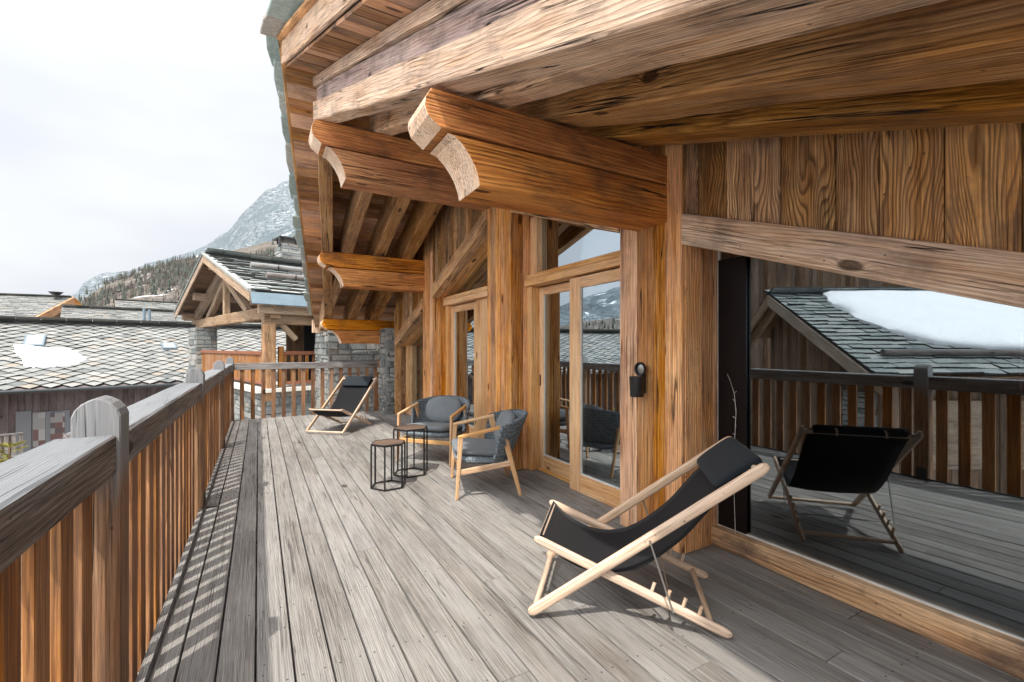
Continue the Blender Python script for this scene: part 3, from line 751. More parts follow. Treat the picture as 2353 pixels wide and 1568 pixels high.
# bay 2
m = MB()
m.box((2.56, 4.88, 2.075), (2.74, 6.84, 2.13), axis=(0, 1, 0), tone=0.5)
m.box((2.56, 4.88, 2.0), (2.74, 6.84, 2.072), axis=(0, 1, 0), tone=0.9)
m.box((2.60, 6.76, 0.0), (2.735, 6.845, 1.998), axis=(0, 0, 1), tone=0.7)
for q_ in range(5): m.box((2.63, 4.885 + q_*0.172, 0.0), (2.735, 5.055 + q_*0.172, 1.998), axis=(0, 0, 1), tone=0.2)
m.build('door_frame', M['door'], ch, bevel=0.005)
leaf('door', 2.66, 5.75, 6.755, 0.0, 1.985, 0.13, 0.2, 0.1, ch)
tri_window(2.69, 4.88, 6.84, 2.132, ch)
# bay 3
m = MB()
m.box((2.60, 9.0, 0.0), (2.735, 9.078, 1.45), axis=(0, 0, 1), tone=0.5)
m.box((2.62, 7.3, 0.0), (2.735, 9.0, 0.12), axis=(0, 1, 0), tone=0.6)
m.build('door_frame', M['door'], ch, bevel=0.004)
m = MB(); m.hexa([(2.70, 7.3, 0.12), (2.708, 7.3, 0.12), (2.708, 9.0, 0.12), (2.70, 9.0, 0.12), (2.70, 7.3, zlow(7.3)+0.02), (2.708, 7.3, zlow(7.3)+0.02), (2.708, 9.0, zlow(9.0)+0.02), (2.70, 9.0, zlow(9.0)+0.02)], axis=(0, 1, 0))
m.build('pane', M['doorglass'], ch)

# interior shell
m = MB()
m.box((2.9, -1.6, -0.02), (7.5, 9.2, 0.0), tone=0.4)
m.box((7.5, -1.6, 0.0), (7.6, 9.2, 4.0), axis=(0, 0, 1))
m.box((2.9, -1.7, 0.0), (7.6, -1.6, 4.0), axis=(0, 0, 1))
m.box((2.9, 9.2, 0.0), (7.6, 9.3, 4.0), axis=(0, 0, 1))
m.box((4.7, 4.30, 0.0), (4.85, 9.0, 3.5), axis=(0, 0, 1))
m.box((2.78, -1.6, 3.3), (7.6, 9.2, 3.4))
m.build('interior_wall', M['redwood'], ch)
m = MB(); clad(m, 0.95, 2.6, -1.78, 0, 0, 1.55, 'y'); m.box((0.95, -1.75, 0), (2.6, -1.68, 1.55), axis=(0, 0, 1)); m.build('light_block_wall', M['gable'], ch)  # added behind the camera to block low sky light
m = MB(); m.box((2.66, -1.7, 0), (2.9, -1.0, 2.2), axis=(0, 0, 1)); clad(m, XW, 0, -1.7, -1.0, 0, 2.2, 'x'); m.build('pillar', M['pillar'], ch)
# rubble walls
def rubble(m, o, ea, L, z0, z1, ez_n, hmin=0.06, hmax=0.16, lmin=0.12, lmax=0.5, dep=0.08):
    """stones on a vertical face: o origin, ea unit along, ez_n outward normal"""
    o = Vector(o); ea = Vector(ea).normalized(); n = Vector(ez_n).normalized()
    z = z0
    while z < z1:
        h = random.uniform(hmin, hmax); s = -random.uniform(0, 0.15)
        while s < L:
            l = random.uniform(lmin, lmax) * (0.6 + h/hmax*0.6)
            a, b = max(0, s) + 0.006, min(L, s + l) - 0.006
            if b - a > 0.03:
                out = random.uniform(0.01, 0.045)
                j = lambda: random.uniform(-0.014, 0.014)
                zt = min(z + h, z1) - 0.008
                vs = []
                for (sn, on) in ((0, -dep), (1, out)):
                    ins = 0.012 if sn else 0.0
                    for (aa, zz_) in ((a+ins, z+ins*0.7), (b-ins, z+ins*0.7), (b-ins, zt-ins*0.7), (a+ins, zt-ins*0.7)):
                        vs.append(o + ea*(aa + (j() if sn else 0)) + n*(on + (j()*0.6 if sn else 0)) + Vector((0, 0, zz_ + (j()*0.7 if sn else 0))))
                m.hexa(vs, axis=ea, tone=random.random())
            s += l
        z += h
def rubble_block(name, lo, hi, parent=None, faces=('x-', 'y-'), mortar=True, **k):
    m = MB(); (x0, y0, z0), (x1, y1, z1) = lo, hi
    if 'x-' in faces: rubble(m, (x0, y0, 0), (0, 1, 0), y1-y0, z0, z1, (-1, 0, 0), **k)
    if 'y-' in faces: rubble(m, (x0, y0, 0), (1, 0, 0), x1-x0, z0, z1, (0, -1, 0), **k)
    if 'x+' in faces: rubble(m, (x1, y0, 0), (0, 1, 0), y1-y0, z0, z1, (1, 0, 0), **k)
    if 'y+' in faces: rubble(m, (x0, y1, 0), (1, 0, 0), x1-x0, z0, z1, (0, 1, 0), **k)
    o = m.build(name, M['stone'], parent)
    m = MB(); m.box((x0 + 0.004, y0 + 0.004, z0), (x1 - 0.004, y1 - 0.004, z1 + 0.01)); m.build('mortar', M['mortar'], o)
    return o
sp = rubble_block('stone_pier', (2.22, 9.17, -3.0), (2.80, 9.72, 1.72), ch, hmin=0.06, hmax=0.15, lmin=0.1, lmax=0.3)

# ================================================================== FURNITURE
def deck_chair():
    r = empty('deck_chair', (0, 0, 0), label='x', cat='deck chair', group='folding deck chairs')
    W = 0.31
    A0, A1 = Vector((0, 0, 0.028)), Vector((1.07, 0, 0.815))     # long back rail (s, z)
    B0, B1 = Vector((0.02, 0, 0.385)), Vector((0.93, 0, 0.022))   # seat rail
    def flat(p0, p1, y, w, h, nm):
        m = MB(); d = (Vector(p1)-Vector(p0)).normalized()
        n = 10; P = []; R = []
        # oval bar with rounded ends
        L = (Vector(p1)-Vector(p0)).length
        vs = []; fs = []; nn = 16; st = [0, 0.008, 0.02, 0.045] + [L*k/6 for k in range(1, 6)] + [L-0.045, L-0.02, L-0.008, L]
        sc_ = [0.35, 0.7, 0.9, 1.0] + [1.0]*5 + [1.0, 0.9, 0.7, 0.35]
        up = Vector((-d.z, 0, d.x))
        for t, k in zip(st, sc_):
            c = Vector((p0.x, y, p0.z)) + d*t
            for j in range(nn):
                a = 2*pi*j/nn
                ca, sa = cos(a), sin(a)
                x_ = math.copysign(abs(ca)**0.75, ca)*w/2*k; y_ = math.copysign(abs(sa)**0.75, sa)*h/2*k
                vs.append(c + Vector((0, 1, 0))*x_ + up*y_)
        for i in range(len(st)-1):
            for j in range(nn): fs.append((i*nn+j, i*nn+(j+1) % nn, (i+1)*nn+(j+1) % nn, (i+1)*nn+j))
        fs.append(tuple(range(nn-1, -1, -1))); fs.append(tuple((len(st)-1)*nn+j for j in range(nn)))
        m.add(vs, fs, axis=d, up=up, smooth=True)
        return m.build(nm, M['ash'], r)
    for s_ in (-1, 1):
        flat(A0, A1, s_*W, 0.028, 0.052, 'back_rail')
        sr = flat(B0, B1, s_*(W - 0.036), 0.026, 0.044, 'seat_rail')
        d = (B1-B0).normalized()
        for k in range(4):
            p = B0 + d*(0.60 + 0.075*k)
            m = MB(); m.tube([p + Vector((0.0, s_*(W-0.036), 0.01)), p + Vector((0.016, s_*(W-0.036), 0.062))], 0.0085, 8); m.build('peg', M['ash'], sr)
        # steel strut from back rail to the notches
        pa = A0 + (A1-A0)*0.53; pb = B0 + d*0.70
        m = MB(); m.tube([pa + Vector((0, s_*(W+0.018), 0)), pb + Vector((0, s_*(W+0.018), 0.0))], 0.0045, 8); m.build('strut', M['steel'], r)
    def bar(p, w, nm, rr=0.017):
        m = MB(); m.tube([(p.x, -w, p.z), (p.x, w, p.z)], rr, 12, up=(0, 0, 1)); return m.build(nm, M['ash'], r)
    bar(A0 + Vector((0.025, 0, 0.012)), W, 'cross_bar', 0.015)
    bar(A1 - (A1-A0).normalized()*0.05, W, 'cross_bar', 0.015)
    bar(B0 + (B1-B0).normalized()*0.03, W-0.03, 'cross_bar', 0.014)
    bar(B1 - (B1-B0).normalized()*0.09, W-0.03, 'cross_bar', 0.014)
    pb = B0 + (B1-B0).normalized()*0.70
    bar(pb + Vector((0, 0, 0.0)), W + 0.018, 'lower_strut_bar', 0.004).data.materials[0] = M['steel']
    # sling
    T = A1 - (A1-A0).normalized()*0.05; F = B0 + (B1-B0).normalized()*0.03
    ctrl = [T + Vector((0.012, 0, 0.018)), Vector((0.86, 0, 0.615)), Vector((0.70, 0, 0.425)), Vector((0.50, 0, 0.275)), Vector((0.30, 0, 0.245)), Vector((0.15, 0, 0.30)), F + Vector((-0.005, 0, 0.018))]
    def cr_(P, t):
        n = len(P)-1; x_ = t*n; i = min(int(x_), n-1); f = x_-i
        p0 = P[max(i-1, 0)]; p1 = P[i]; p2 = P[i+1]; p3 = P[min(i+2, n)]
        return 0.5*((2*p1)+(-p0+p2)*f+(2*p0-5*p1+4*p2-p3)*f*f+(-p0+3*p1-3*p2+p3)*f**3)
    m = MB(); NU, NV = 40, 10; vs = []; fs = []
    for i in range(NU+1):
        t = i/NU; c = cr_(ctrl, t); hw = (W-0.045) if t > 0.5 else (W - 0.035)
        for j in range(NV+1):
            s_ = -1 + 2*j/NV
            dip = -0.018*(1-s_*s_)*sin(pi*t)
            vs.append(Vector((c.x - dip*0.3, hw*s_, c.z + dip)))
    for i in range(NU):
        for j in range(NV): a = i*(NV+1)+j; fs.append((a, a+1, a+NV+2, a+NV+1))
    m.add(vs, fs, axis=(1, 0, 0), smooth=True)
    sl = m.build('sling', M['canvas'], r); md = sl.modifiers.new('s', 'SOLIDIFY'); md.thickness = 0.004
    # head pad hanging over the top bar
    m = MB(); d = (A1-A0).normalized(); nrm = Vector((-d.z, 0, d.x))
    prof = [(-0.02, -0.03), (0.005, -0.02), (0.024, 0.0), (0.02, 0.026), (-0.01, 0.036), (-0.10, 0.034), (-0.19, 0.030), (-0.225, 0.022), (-0.23, 0.008), (-0.21, 0.002), (-0.10, 0.006), (-0.03, 0.010)]
    vs = []; fs = []; yy = [-0.252, -0.246, -0.12, 0, 0.12, 0.246, 0.252]; n = len(prof)
    top = A1 - d*0.02
    for q, y_ in enumerate(yy):
        k = 0.95 if q in (0, 6) else 1.0
        for (a, b) in prof:
            c = top + d*(a*k - 0.0) + nrm*(b*k + 0.004); vs.append(Vector((c.x, y_, c.z)))
    for q in range(6):
        for j in range(n): fs.append((q*n+j, q*n+(j+1) % n, (q+1)*n+(j+1) % n, (q+1)*n+j))
    fs.append(tuple(range(n-1, -1, -1))); fs.append(tuple(6*n+j for j in range(n)))
    m.add(vs, fs, axis=(0, 1, 0), smooth=True); hp = m.build('head_pad', M['headfab'], r, subsurf=1)
    for y_ in (-0.13, 0.13):
        m = MB(); m.tube([top + Vector((0.0, y_, 0.018)), top + Vector((0.035, y_, 0.0)), top + Vector((0.03, y_, -0.03))], 0.006, 6); m.build('strap', M['ash'], hp)
    return r
dc = deck_chair()
# near chair: near A foot at (1.16,1.909), long axis F=(.745,-.667)
fa = math.atan2(-0.667, 0.745)
Lv = Vector((-sin(fa), cos(fa), 0))
dc.location = Vector((1.16, 1.909, 0)) + Lv*0.31; dc.rotation_euler = (0, 0, fa)
dc['label'] = 'black sling deck chair in front of the big mirror-like window, back to the glass'
d2 = copy_tree(dc)
fb = math.atan2(0.76, 0.65)
d2.location = (0.876, 7.48, 0); d2.rotation_euler = (0, 0, fb)
d2['label'] = 'black sling deck chair standing alone near the slatted railing at the far deck end'

def arm_chair():
    r = empty('arm_chair', (0, 0, 0), label='x', cat='armchair', group='grey armchairs with wooden arms')
    W = 0.345
    def taper(p0, p1, w0, h0, w1, h1, nm, up=(1, 0, 0), parent=None):
        m = MB(); p0 = Vector(p0); p1 = Vector(p1); a = (p1-p0).normalized(); u = Vector(up); sd = a.cross(u).normalized(); u = sd.cross(a)
        vs = []
        for (p, w, h) in ((p0, w0, h0), (p1, w1, h1)):
            vs += [p - sd*w/2 - u*h/2, p + sd*w/2 - u*h/2, p + sd*w/2 + u*h/2, p - sd*w/2 + u*h/2]
        m.add(vs, [(3, 2, 1, 0), (4, 5, 6, 7), (0, 1, 5, 4), (1, 2, 6, 5), (2, 3, 7, 6), (3, 0, 4, 7)], axis=a, up=u)
        return m.build(nm, M['teak'], parent or r, bevel=0.008, seg=3)
    for s_ in (-1, 1):
        y = s_*W
        taper((0.035, y, 0.555), (0.0, y, 0.0), 0.03, 0.045, 0.024, 0.028, 'leg')
        taper((0.40, y*0.98, 0.63), (0.575, y*0.93, 0.0), 0.03, 0.062, 0.024, 0.03, 'leg')
        taper((0.012, y, 0.548), (0.44, y*0.98, 0.632), 0.036, 0.03, 0.036, 0.03, 'armrest', up=(0, 0, 1))
        taper((0.02, y*0.97, 0.235), (0.48, y*0.97, 0.30), 0.022, 0.05, 0.022, 0.05, 'side_rail', up=(0, 0, 1))
    taper((0.03, -W, 0.25), (0.03, W, 0.25), 0.022, 0.05, 0.022, 0.05, 'cross_rail', up=(0, 0, 1))
    taper((0.44, -W*0.95, 0.29), (0.44, W*0.95, 0.29), 0.022, 0.05, 0.022, 0.05, 'cross_rail', up=(0, 0, 1))
    # woven seat shell and cushion
    def superblock(nm, cx_, cz, lx, ly, lz, mat, tilt=0.0, e=3.0, nu=28, nv=14, rot=None, puff=1.0):
        m = MB(); vs = []; fs = []
        def sp_(c, p): return math.copysign(abs(c)**(2.0/p), c)
        for i in range(nv+1):
            th = -pi/2 + pi*i/nv
            for j in range(nu):
                ph = 2*pi*j/nu
                x_ = lx/2*sp_(cos(th), 2.6)*sp_(cos(ph), e); y_ = ly/2*sp_(cos(th), 2.6)*sp_(sin(ph), e); z_ = lz/2*sp_(sin(th), 2.6)
                X = x_*cos(tilt) - z_*sin(tilt); Z = x_*sin(tilt) + z_*cos(tilt)
                vs.append(Vector((cx_+X, y_, cz+Z)))
        for i in range(nv):
            for j in range(nu): fs.append((i*nu+j, i*nu+(j+1) % nu, (i+1)*nu+(j+1) % nu, (i+1)*nu+j))
        m.add(vs, fs, axis=(1, 0, 0), smooth=True, origin=(0, 0, 0), off=False)
        return m.build(nm, mat, r)
    superblock('seat', 0.27, 0.315, 0.56, 0.62, 0.10, M['cord'], tilt=-0.08, e=5)
    superblock('cushion', 0.25, 0.385, 0.54, 0.58, 0.10, M['greyfab'], tilt=-0.10, e=5)
    # wrap-around woven back: strips of cord as ribs
    m = MB(); NA, NH = 56, 10; vs = []; fs = []
    for i in range(NA+1):
        a = -1.28 + 2.56*i/NA
        for k in range(NH+1):
            h = k/NH
            R1 = 0.355 + 0.03*h; RX = 0.22 + 0.12*h
            x_ = 0.30 + 0.05*h + RX*cos(a*1.15); y_ = R1*sin(a*1.15)
            zb = 0.33 + 0.0*abs(a); zt = 0.585 + 0.13*(cos(a*0.95))**0.8 if abs(a*0.95) < 1.5 else 0.585
            z_ = zb + (zt-zb)*h
            bul = 0.010*(1 if (i+k) % 2 == 0 else -1)
            dirn = Vector((cos(a), sin(a), 0))
            vs.append(Vector((x_, y_, z_)) + dirn*bul)
    for i in range(NA):
        for k in range(NH): a = i*(NH+1)+k; fs.append((a, a+1, a+NH+2, a+NH+1))
    m.add(vs, fs, smooth=True, origin=(0, 0, 0)); bk = m.build('woven_back', M['cord'], r)
    md = bk.modifiers.new('s', 'SOLIDIFY'); md.thickness = 0.022; md.offset = 0
    superblock('back_cushion', 0.49, 0.56, 0.15, 0.50, 0.34, M['greyfab'], tilt=-0.32, e=2.4)
    return r
ac = arm_chair()
ac.location = Vector((1.51, 3.70, 0)) + Vector((0.31, 0.95, 0))*0.345
ac.rotation_euler = (0, 0, math.atan2(-0.31, 0.95))
ac['label'] = 'grey armchair seen from its side, standing nearest the sliding door'
a2 = copy_tree(ac)
a2.location = (1.65, 5.05, 0); a2.rotation_euler = (0, 0, math.atan2(0.66, 0.75))
a2['label'] = 'grey armchair facing the camera with a round back cushion, behind the two small tables'

def side_table(loc, R, H, rot, label):
    r = empty('side_table', loc, rot, label=label, cat='side table', group='hexagonal black side tables')
    hx = [(R*cos(pi/3*k), R*sin(pi/3*k)) for k in range(6)]
    m = MB(); m.prism([(a*0.985, b*0.985) for a, b in hx], (0, 0, 0), (1, 0, 0), (0, 1, 0), (0, 0, 1), H-0.012, H+0.002); m.build('table_top', M['tabletop'], r, bevel=0.002)
    t_ = 0.014
    m = MB()
    for k in range(6):
        a, b = Vector((*hx[k], 0)), Vector((*hx[(k+1) % 6], 0))
        m.beam(a + Vector((0, 0, H-0.004)), b + Vector((0, 0, H-0.004)), 0.006, 0.02, ch=0.001)
    m.build('top_rim', M['black'], r)
    m = MB()
    for k in range(6):
        a, b = Vector((*hx[k], t_/2)), Vector((*hx[(k+1) % 6], t_/2)); m.beam(a, b, t_, t_, ch=0.001)
    m.build('base_ring', M['black'], r)
    for k in range(6):
        a = Vector((*hx[k], 0)); m = MB(); m.beam(a + Vector((0, 0, 0.0)), a + Vector((0, 0, H-0.012)), t_, t_, up=(cos(pi/3*k), sin(pi/3*k), 0), ch=0.001); m.build('leg', M['black'], r)
    return r
side_table((1.09, 4.40, 0), 0.165, 0.42, radians(5), 'lower of the two black wire-frame side tables, nearer the camera')
side_table((1.41, 4.74, 0), 0.182, 0.485, radians(2), 'taller black wire-frame side table in front of the camera-facing armchair')

# wall ashtray
y_, x_ = 2.345, XW
r = empty('wall_ashtray', (x_, y_, 1.06), label='black wall ashtray cup with its round lid flipped open on the timber pillar', cat='ashtray')
def lathe(m, prof, c, axis='z', n=28):
    vs = []; fs = []
    for (rr, h) in prof:
        for j in range(n):
            t = 2*pi*j/n
            if axis == 'z': vs.append(Vector(c) + Vector((rr*cos(t), rr*sin(t), h)))
            else: vs.append(Vector(c) + Vector((h, rr*cos(t), rr*sin(t))))
    for i in range(len(prof)-1):
        for j in range(n): fs.append((i*n+j, i*n+(j+1) % n, (i+1)*n+(j+1) % n, (i+1)*n+j))
    m.add(vs, fs, smooth=True)
m = MB(); lathe(m, [(0.001, -0.07), (0.043, -0.07), (0.046, -0.064), (0.051, 0.062), (0.053, 0.07), (0.048, 0.07), (0.044, -0.05), (0.001, -0.055)], (-0.075, 0, 0)); m.build('cup', M['black'], r)
m = MB(); lathe(m, [(0.001, 0.0), (0.040, 0.0), (0.040, -0.012), (0.048, -0.014), (0.050, 0.004), (0.040, 0.012), (0.001, 0.012)], (-0.045, -0.005, 0.122), 'x'); lid = m.build('lid', M['black'], r)
m = MB(); lathe(m, [(0.001, 0.0), (0.030, 0.002), (0.036, 0.004)], (-0.0475, -0.005, 0.122), 'x'); m.build('mirror_disc', M['steel'], lid)
m = MB(); m.box((-0.03, -0.012, -0.05), (0.0, 0.012, 0.12)); m.build('bracket', M['black'], r, bevel=0.003)

# ------------------------------------------------------------------ inside the rooms
def curtain(y0, y1, z0, z1, x, name, label, amp=0.02, tilt=0.0):
    m = MB(); n = 40; nz_ = 12; vs = []; fs = []
    for k in range(nz_+1):
        for i in range(n+1):
            t = i/n; h = k/nz_
            vs.append((x + amp*sin(t*pi*2*(y1-y0)/0.09), y0 + (y1-y0)*t + tilt*(1-h)**2, z0 + (z1-z0)*h))
    for k in range(nz_):
        for i in range(n): a = k*(n+1)+i; fs.append((a, a+1, a+n+2, a+n+1))
    m.add(vs, fs, smooth=True); o = m.build(name, M['plaid'], label=label, cat='curtain'); md = o.modifiers.new('s', 'SOLIDIFY'); md.thickness = 0.003
curtain(0.50, 0.66, 1.05, 1.40, 2.86, 'curtain', 'pink tartan curtain edge behind the big window at the right border of the picture', tilt=-0.05)
curtain(5.95, 6.35, 0.05, 1.95, 2.86, 'curtain', 'dark purple tartan curtain hanging behind the glass door beyond the second pillar')
def stool_inside(loc, rz, nm='dining_chair'):
    r = empty(nm, loc, rz, label='x', cat='dining chair', group='dark dining chairs inside the room')
    m = MB(); m.box((-0.2, -0.2, 0.43), (0.2, 0.2, 0.47)); m.build('seat', M['redwood'], r, bevel=0.01)
    for a in (-0.18, 0.18):
        for b in (-0.18, 0.18):
            m = MB(); m.box((a-0.018, b-0.018, 0), (a+0.018, b+0.018, 0.43 if b < 0 else 0.85)); m.build('leg', M['redwood'], r)
    m = MB()
    for z in (0.58, 0.70, 0.81): m.box((-0.162, 0.17, z-0.025), (0.162, 0.19, z+0.025))
    m.build('backrest', M['redwood'], r, bevel=0.005)
    return r
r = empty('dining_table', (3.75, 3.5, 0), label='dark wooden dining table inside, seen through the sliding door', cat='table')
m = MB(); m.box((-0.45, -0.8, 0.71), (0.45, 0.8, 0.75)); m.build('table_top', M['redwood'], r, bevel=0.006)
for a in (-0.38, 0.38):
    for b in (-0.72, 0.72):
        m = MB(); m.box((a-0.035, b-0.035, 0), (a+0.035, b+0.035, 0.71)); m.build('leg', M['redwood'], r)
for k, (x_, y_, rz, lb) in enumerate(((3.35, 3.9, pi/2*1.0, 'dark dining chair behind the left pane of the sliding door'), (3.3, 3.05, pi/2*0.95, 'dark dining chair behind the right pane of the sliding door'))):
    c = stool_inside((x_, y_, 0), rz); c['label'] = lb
# branch ornament behind the window
m = MB(); P = [Vector((2.95, 1.90 + 0.0*k, 0.70)) for k in range(1)]
pts = [(2.688, 1.86, 0.125), (2.69, 1.872, 0.45), (2.69, 1.865, 0.75), (2.688, 1.855, 0.92), (2.69, 1.87, 1.04), (2.69, 1.90, 1.12), (2.69, 1.92, 1.16)]
m.tube(pts, [0.0016, 0.0016, 0.0015, 0.0014, 0.0013, 0.001, 0.0008], 6)
for k in range(9):
    z = 0.6 + k*0.055; m.tube([(2.69, 1.862, z), (2.683, 1.862 + (0.012 if k % 2 else -0.012), z + 0.012)], [0.001, 0.0016], 5)
m.build('twig', M['ledge'], label='thin pale twig standing upright in front of the dark strip of the big window', cat='twig')
kids(rail); kids(er); kids(ch)

# ================================================================== VILLAGE
def lauze(m, O, ea, up, L, W, row=0.22, sw=0.45, th=0.03, pointed=True, jitter=0.3, lift=0.05, tone=None):
    """rows of overlapping stone slabs on the plane O + s*ea + t*up (up climbs the slope); W = slope length"""
    O = Vector(O); ea = Vector(ea).normalized(); up = Vector(up).normalized(); n = ea.cross(up).normalized()
    if n.z < 0: n = -n
    rows = int(W / row)
    for k in range(rows + 1):
        t0 = k*row; s = -sw/2 * (k % 2)
        while s < L:
            w = sw*random.uniform(1 - jitter*0.5, 1 + jitter*0.5) if not pointed else sw
            a, b = s, s + w
            s = b
            if b < 0.05 or a > L - 0.02: continue
            if not pointed: a, b = max(a, 0) + 0.008, min(b, L + 0.03) - 0.008
            j = lambda: random.uniform(-0.1, 0.1)*row
            lf = lift*random.uniform(0.6, 1.3)
            if pointed:
                mid = (a+b)/2 + j()*1.6
                q = [(mid, t0 - row*0.15 + j()*0.5, lf*1.3), (b - 0.012, t0 + row*0.95 + j()*0.4, lf*0.9), (b - 0.012, t0 + row*1.9, 0.005), (a + 0.012, t0 + row*1.9, 0.005), (a + 0.012, t0 + row*0.95 + j()*0.4, lf*0.9)]
            else:
                q = [(a, t0 + j(), lf*1.2), (b, t0 + j(), lf*1.2), (b, t0 + row*1.7, 0.004), ((a), t0 + row*1.7, 0.004)]
            P = [O + ea*x + up*y + n*z for x, y, z in q]; nn = len(P)
            T = [p + n*th*random.uniform(0.8, 1.3) for p in P]
            fs = [tuple(range(nn-1, -1, -1)), tuple(range(nn, 2*nn))] + [(i, (i+1) % nn, nn+(i+1) % nn, nn+i) for i in range(nn)]
            m.add(P + T, fs, axis=ea, up=up, tone=min(1, max(0, random.gauss(0.5, 0.24))) if tone is None else tone)
def edges_dark(o, lim=0.8):
    o.data.materials.append(M['slab_edge'])
    for f in o.data.polygons:
        if abs(f.normal.z) < lim: f.material_index = 1
def quadslab(m, P4, n, th, **k):
    P = [Vector(p) for p in P4]; n = Vector(n).normalized()
    m.hexa(P + [p + n*th for p in P], axis=(P[1]-P[0]), up=n, **k)

VA = Vector((sin(radians(76.6)), cos(radians(76.6)), 0)); VB = Vector((-VA.y, VA.x, 0))
ZUP = Vector((0, 0, 1))

def gable_house(name, O, a, b, L, W, ze, zrg, zg, label, wallmat, roofmat, row=0.25, sw=0.5, pointed=False, over=0.5, cat='house', trim=None, walls=True, gut=True):
    """ridge along a; O = near eave corner on plan (outer roof edge); W = full width along b; ze/zrg eave/ridge z"""
    r = empty(name, (O.x, O.y, zg), label=label, cat=cat)
    O = Vector((O.x, O.y, 0)); hw = W/2
    m = MB()
    s_up = (b*hw + ZUP*(zrg-ze)); sl = s_up.length
    lauze(m, O + ZUP*ze, a, s_up, L, sl, row, sw, pointed=pointed)
    lauze(m, O + b*W + ZUP*ze, a, (-b*hw + ZUP*(zrg-ze)), L, sl, row*1.5, sw*1.5, pointed=False)
    rf = m.build('roof', roofmat, r); edges_dark(rf)
    m = MB()
    n1 = a.cross(s_up).normalized(); n1 = n1 if n1.z > 0 else -n1
    quadslab(m, [O + ZUP*ze, O + a*L + ZUP*ze, O + a*L + b*hw + ZUP*zrg, O + b*hw + ZUP*zrg], -n1, 0.12)
    n2 = Vector((-n1.x, -n1.y, n1.z))
    quadslab(m, [O + b*W + ZUP*ze, O + b*W + a*L + ZUP*ze, O + a*L + b*hw + ZUP*zrg, O + b*hw + ZUP*zrg], -n2, 0.12)
    m.build('roof_deck', wallmat, rf)
    if gut:
        m = MB(); m.tube([O + ZUP*(ze-0.03) - b*0.06, O + a*L + ZUP*(ze-0.03) - b*0.06], 0.07, 10); m.build('gutter', M['darkzinc'], rf)
    m = MB(); m.tube([O + b*hw + ZUP*(zrg+0.05), O + b*hw + a*L + ZUP*(zrg+0.05)], 0.05, 8); m.build('ridge_cap', M['darkzinc'], rf)
    if walls:
        m = MB()
        for (s0, s1) in ((over, over+0.2), (L-over-0.2, L-over)):
            pass
        P0 = O + a*over + b*over; P1 = O + a*(L-over) + b*over; P2 = O + a*(L-over) + b*(W-over); P3 = O + a*over + b*(W-over)
        zt = ze + (zrg-ze)*over/hw - 0.14
        # long walls, boards
        def wall(A, B, zb, zt_f):
            d = (B-A); LL = d.length; d.normalize(); nn = d.cross(ZUP); p = 0
            while p < LL - 0.01:
                q = min(p + random.uniform(0.16, 0.24), LL); jj = random.uniform(0, 0.012)
                A0 = A + d*(p+0.004); A1 = A + d*(q-0.004)
                v = []
                for (pt, zz_) in ((A0, zb), (A1, zb), (A1, None), (A0, None)):
                    z_ = zz_ if zz_ is not None else zt_f((p if pt is A0 else q)/LL)
                    v.append((pt.x + nn.x*jj, pt.y + nn.y*jj, z_))
                v2 = [(x_ - nn.x*0.1, y_ - nn.y*0.1, z_) for x_, y_, z_ in v]
                m.hexa(v + v2, axis=(0, 0, 1), up=nn)
                p = q
        wall(P0, P1, zg, lambda t: zt); wall(P2, P3, zg, lambda t: zt)
        g = lambda t: zt + (zrg - 0.14 - zt)*(1-abs(2*t-1))
        wall(P3, P0, zg, g); wall(P1, P2, zg, g)
        m.build('wall', wallmat, r)
    return r, rf

GZ = -4.6
# ---- big roof on the left, ridge along VA
d0 = 16.5; e0 = at(0, 900, d0)
W1 = 9.0
OA = Vector((e0.x, e0.y, 0)) - VA*11
# solve ridge height so that it projects to y=740 at x=0
best = None
for hw10 in (76,):
    hw = hw10/10.0
    # point on ridge seen at px 0
    for k in range(-400, 400):
        p = Vector((e0.x, e0.y, 0)) + VA*(k*0.05) + VB*hw
        dd = 0.4869*p.x + 0.8735*p.y
        uu = 0.8735*p.x - 0.4869*p.y
        if dd > 1 and abs(1176 + 1044*uu/dd - 0) < 6:
            z = E + (800-740)/1044.0*dd
            best = z
            break
zr1 = best or 2.0
h1, rf1 = gable_house('neighbour_house', OA, VA, VB, 33.0, 15.2, e0.z, zr1, GZ, 'large low house with a pale diamond slab roof, a patch of snow and a skylight', M['mauvewood'], M['lauze'], row=0.27, sw=0.60, pointed=True, over=0.9)
SU = (VB*7.6 + ZUP*(zr1-e0.z)); SL1 = SU.length; SU.normalize(); N1 = VA.cross(SU); N1 = N1 if N1.z > 0 else -N1
O1 = Vector((OA.x, OA.y, e0.z))
def hit(px, py, O=O1, N=N1):
    r_ = Vector(ray(px, py)); C0 = Vector((0, 0, E)); t = (O - C0).dot(N)/r_.dot(N); return C0 + r_*t
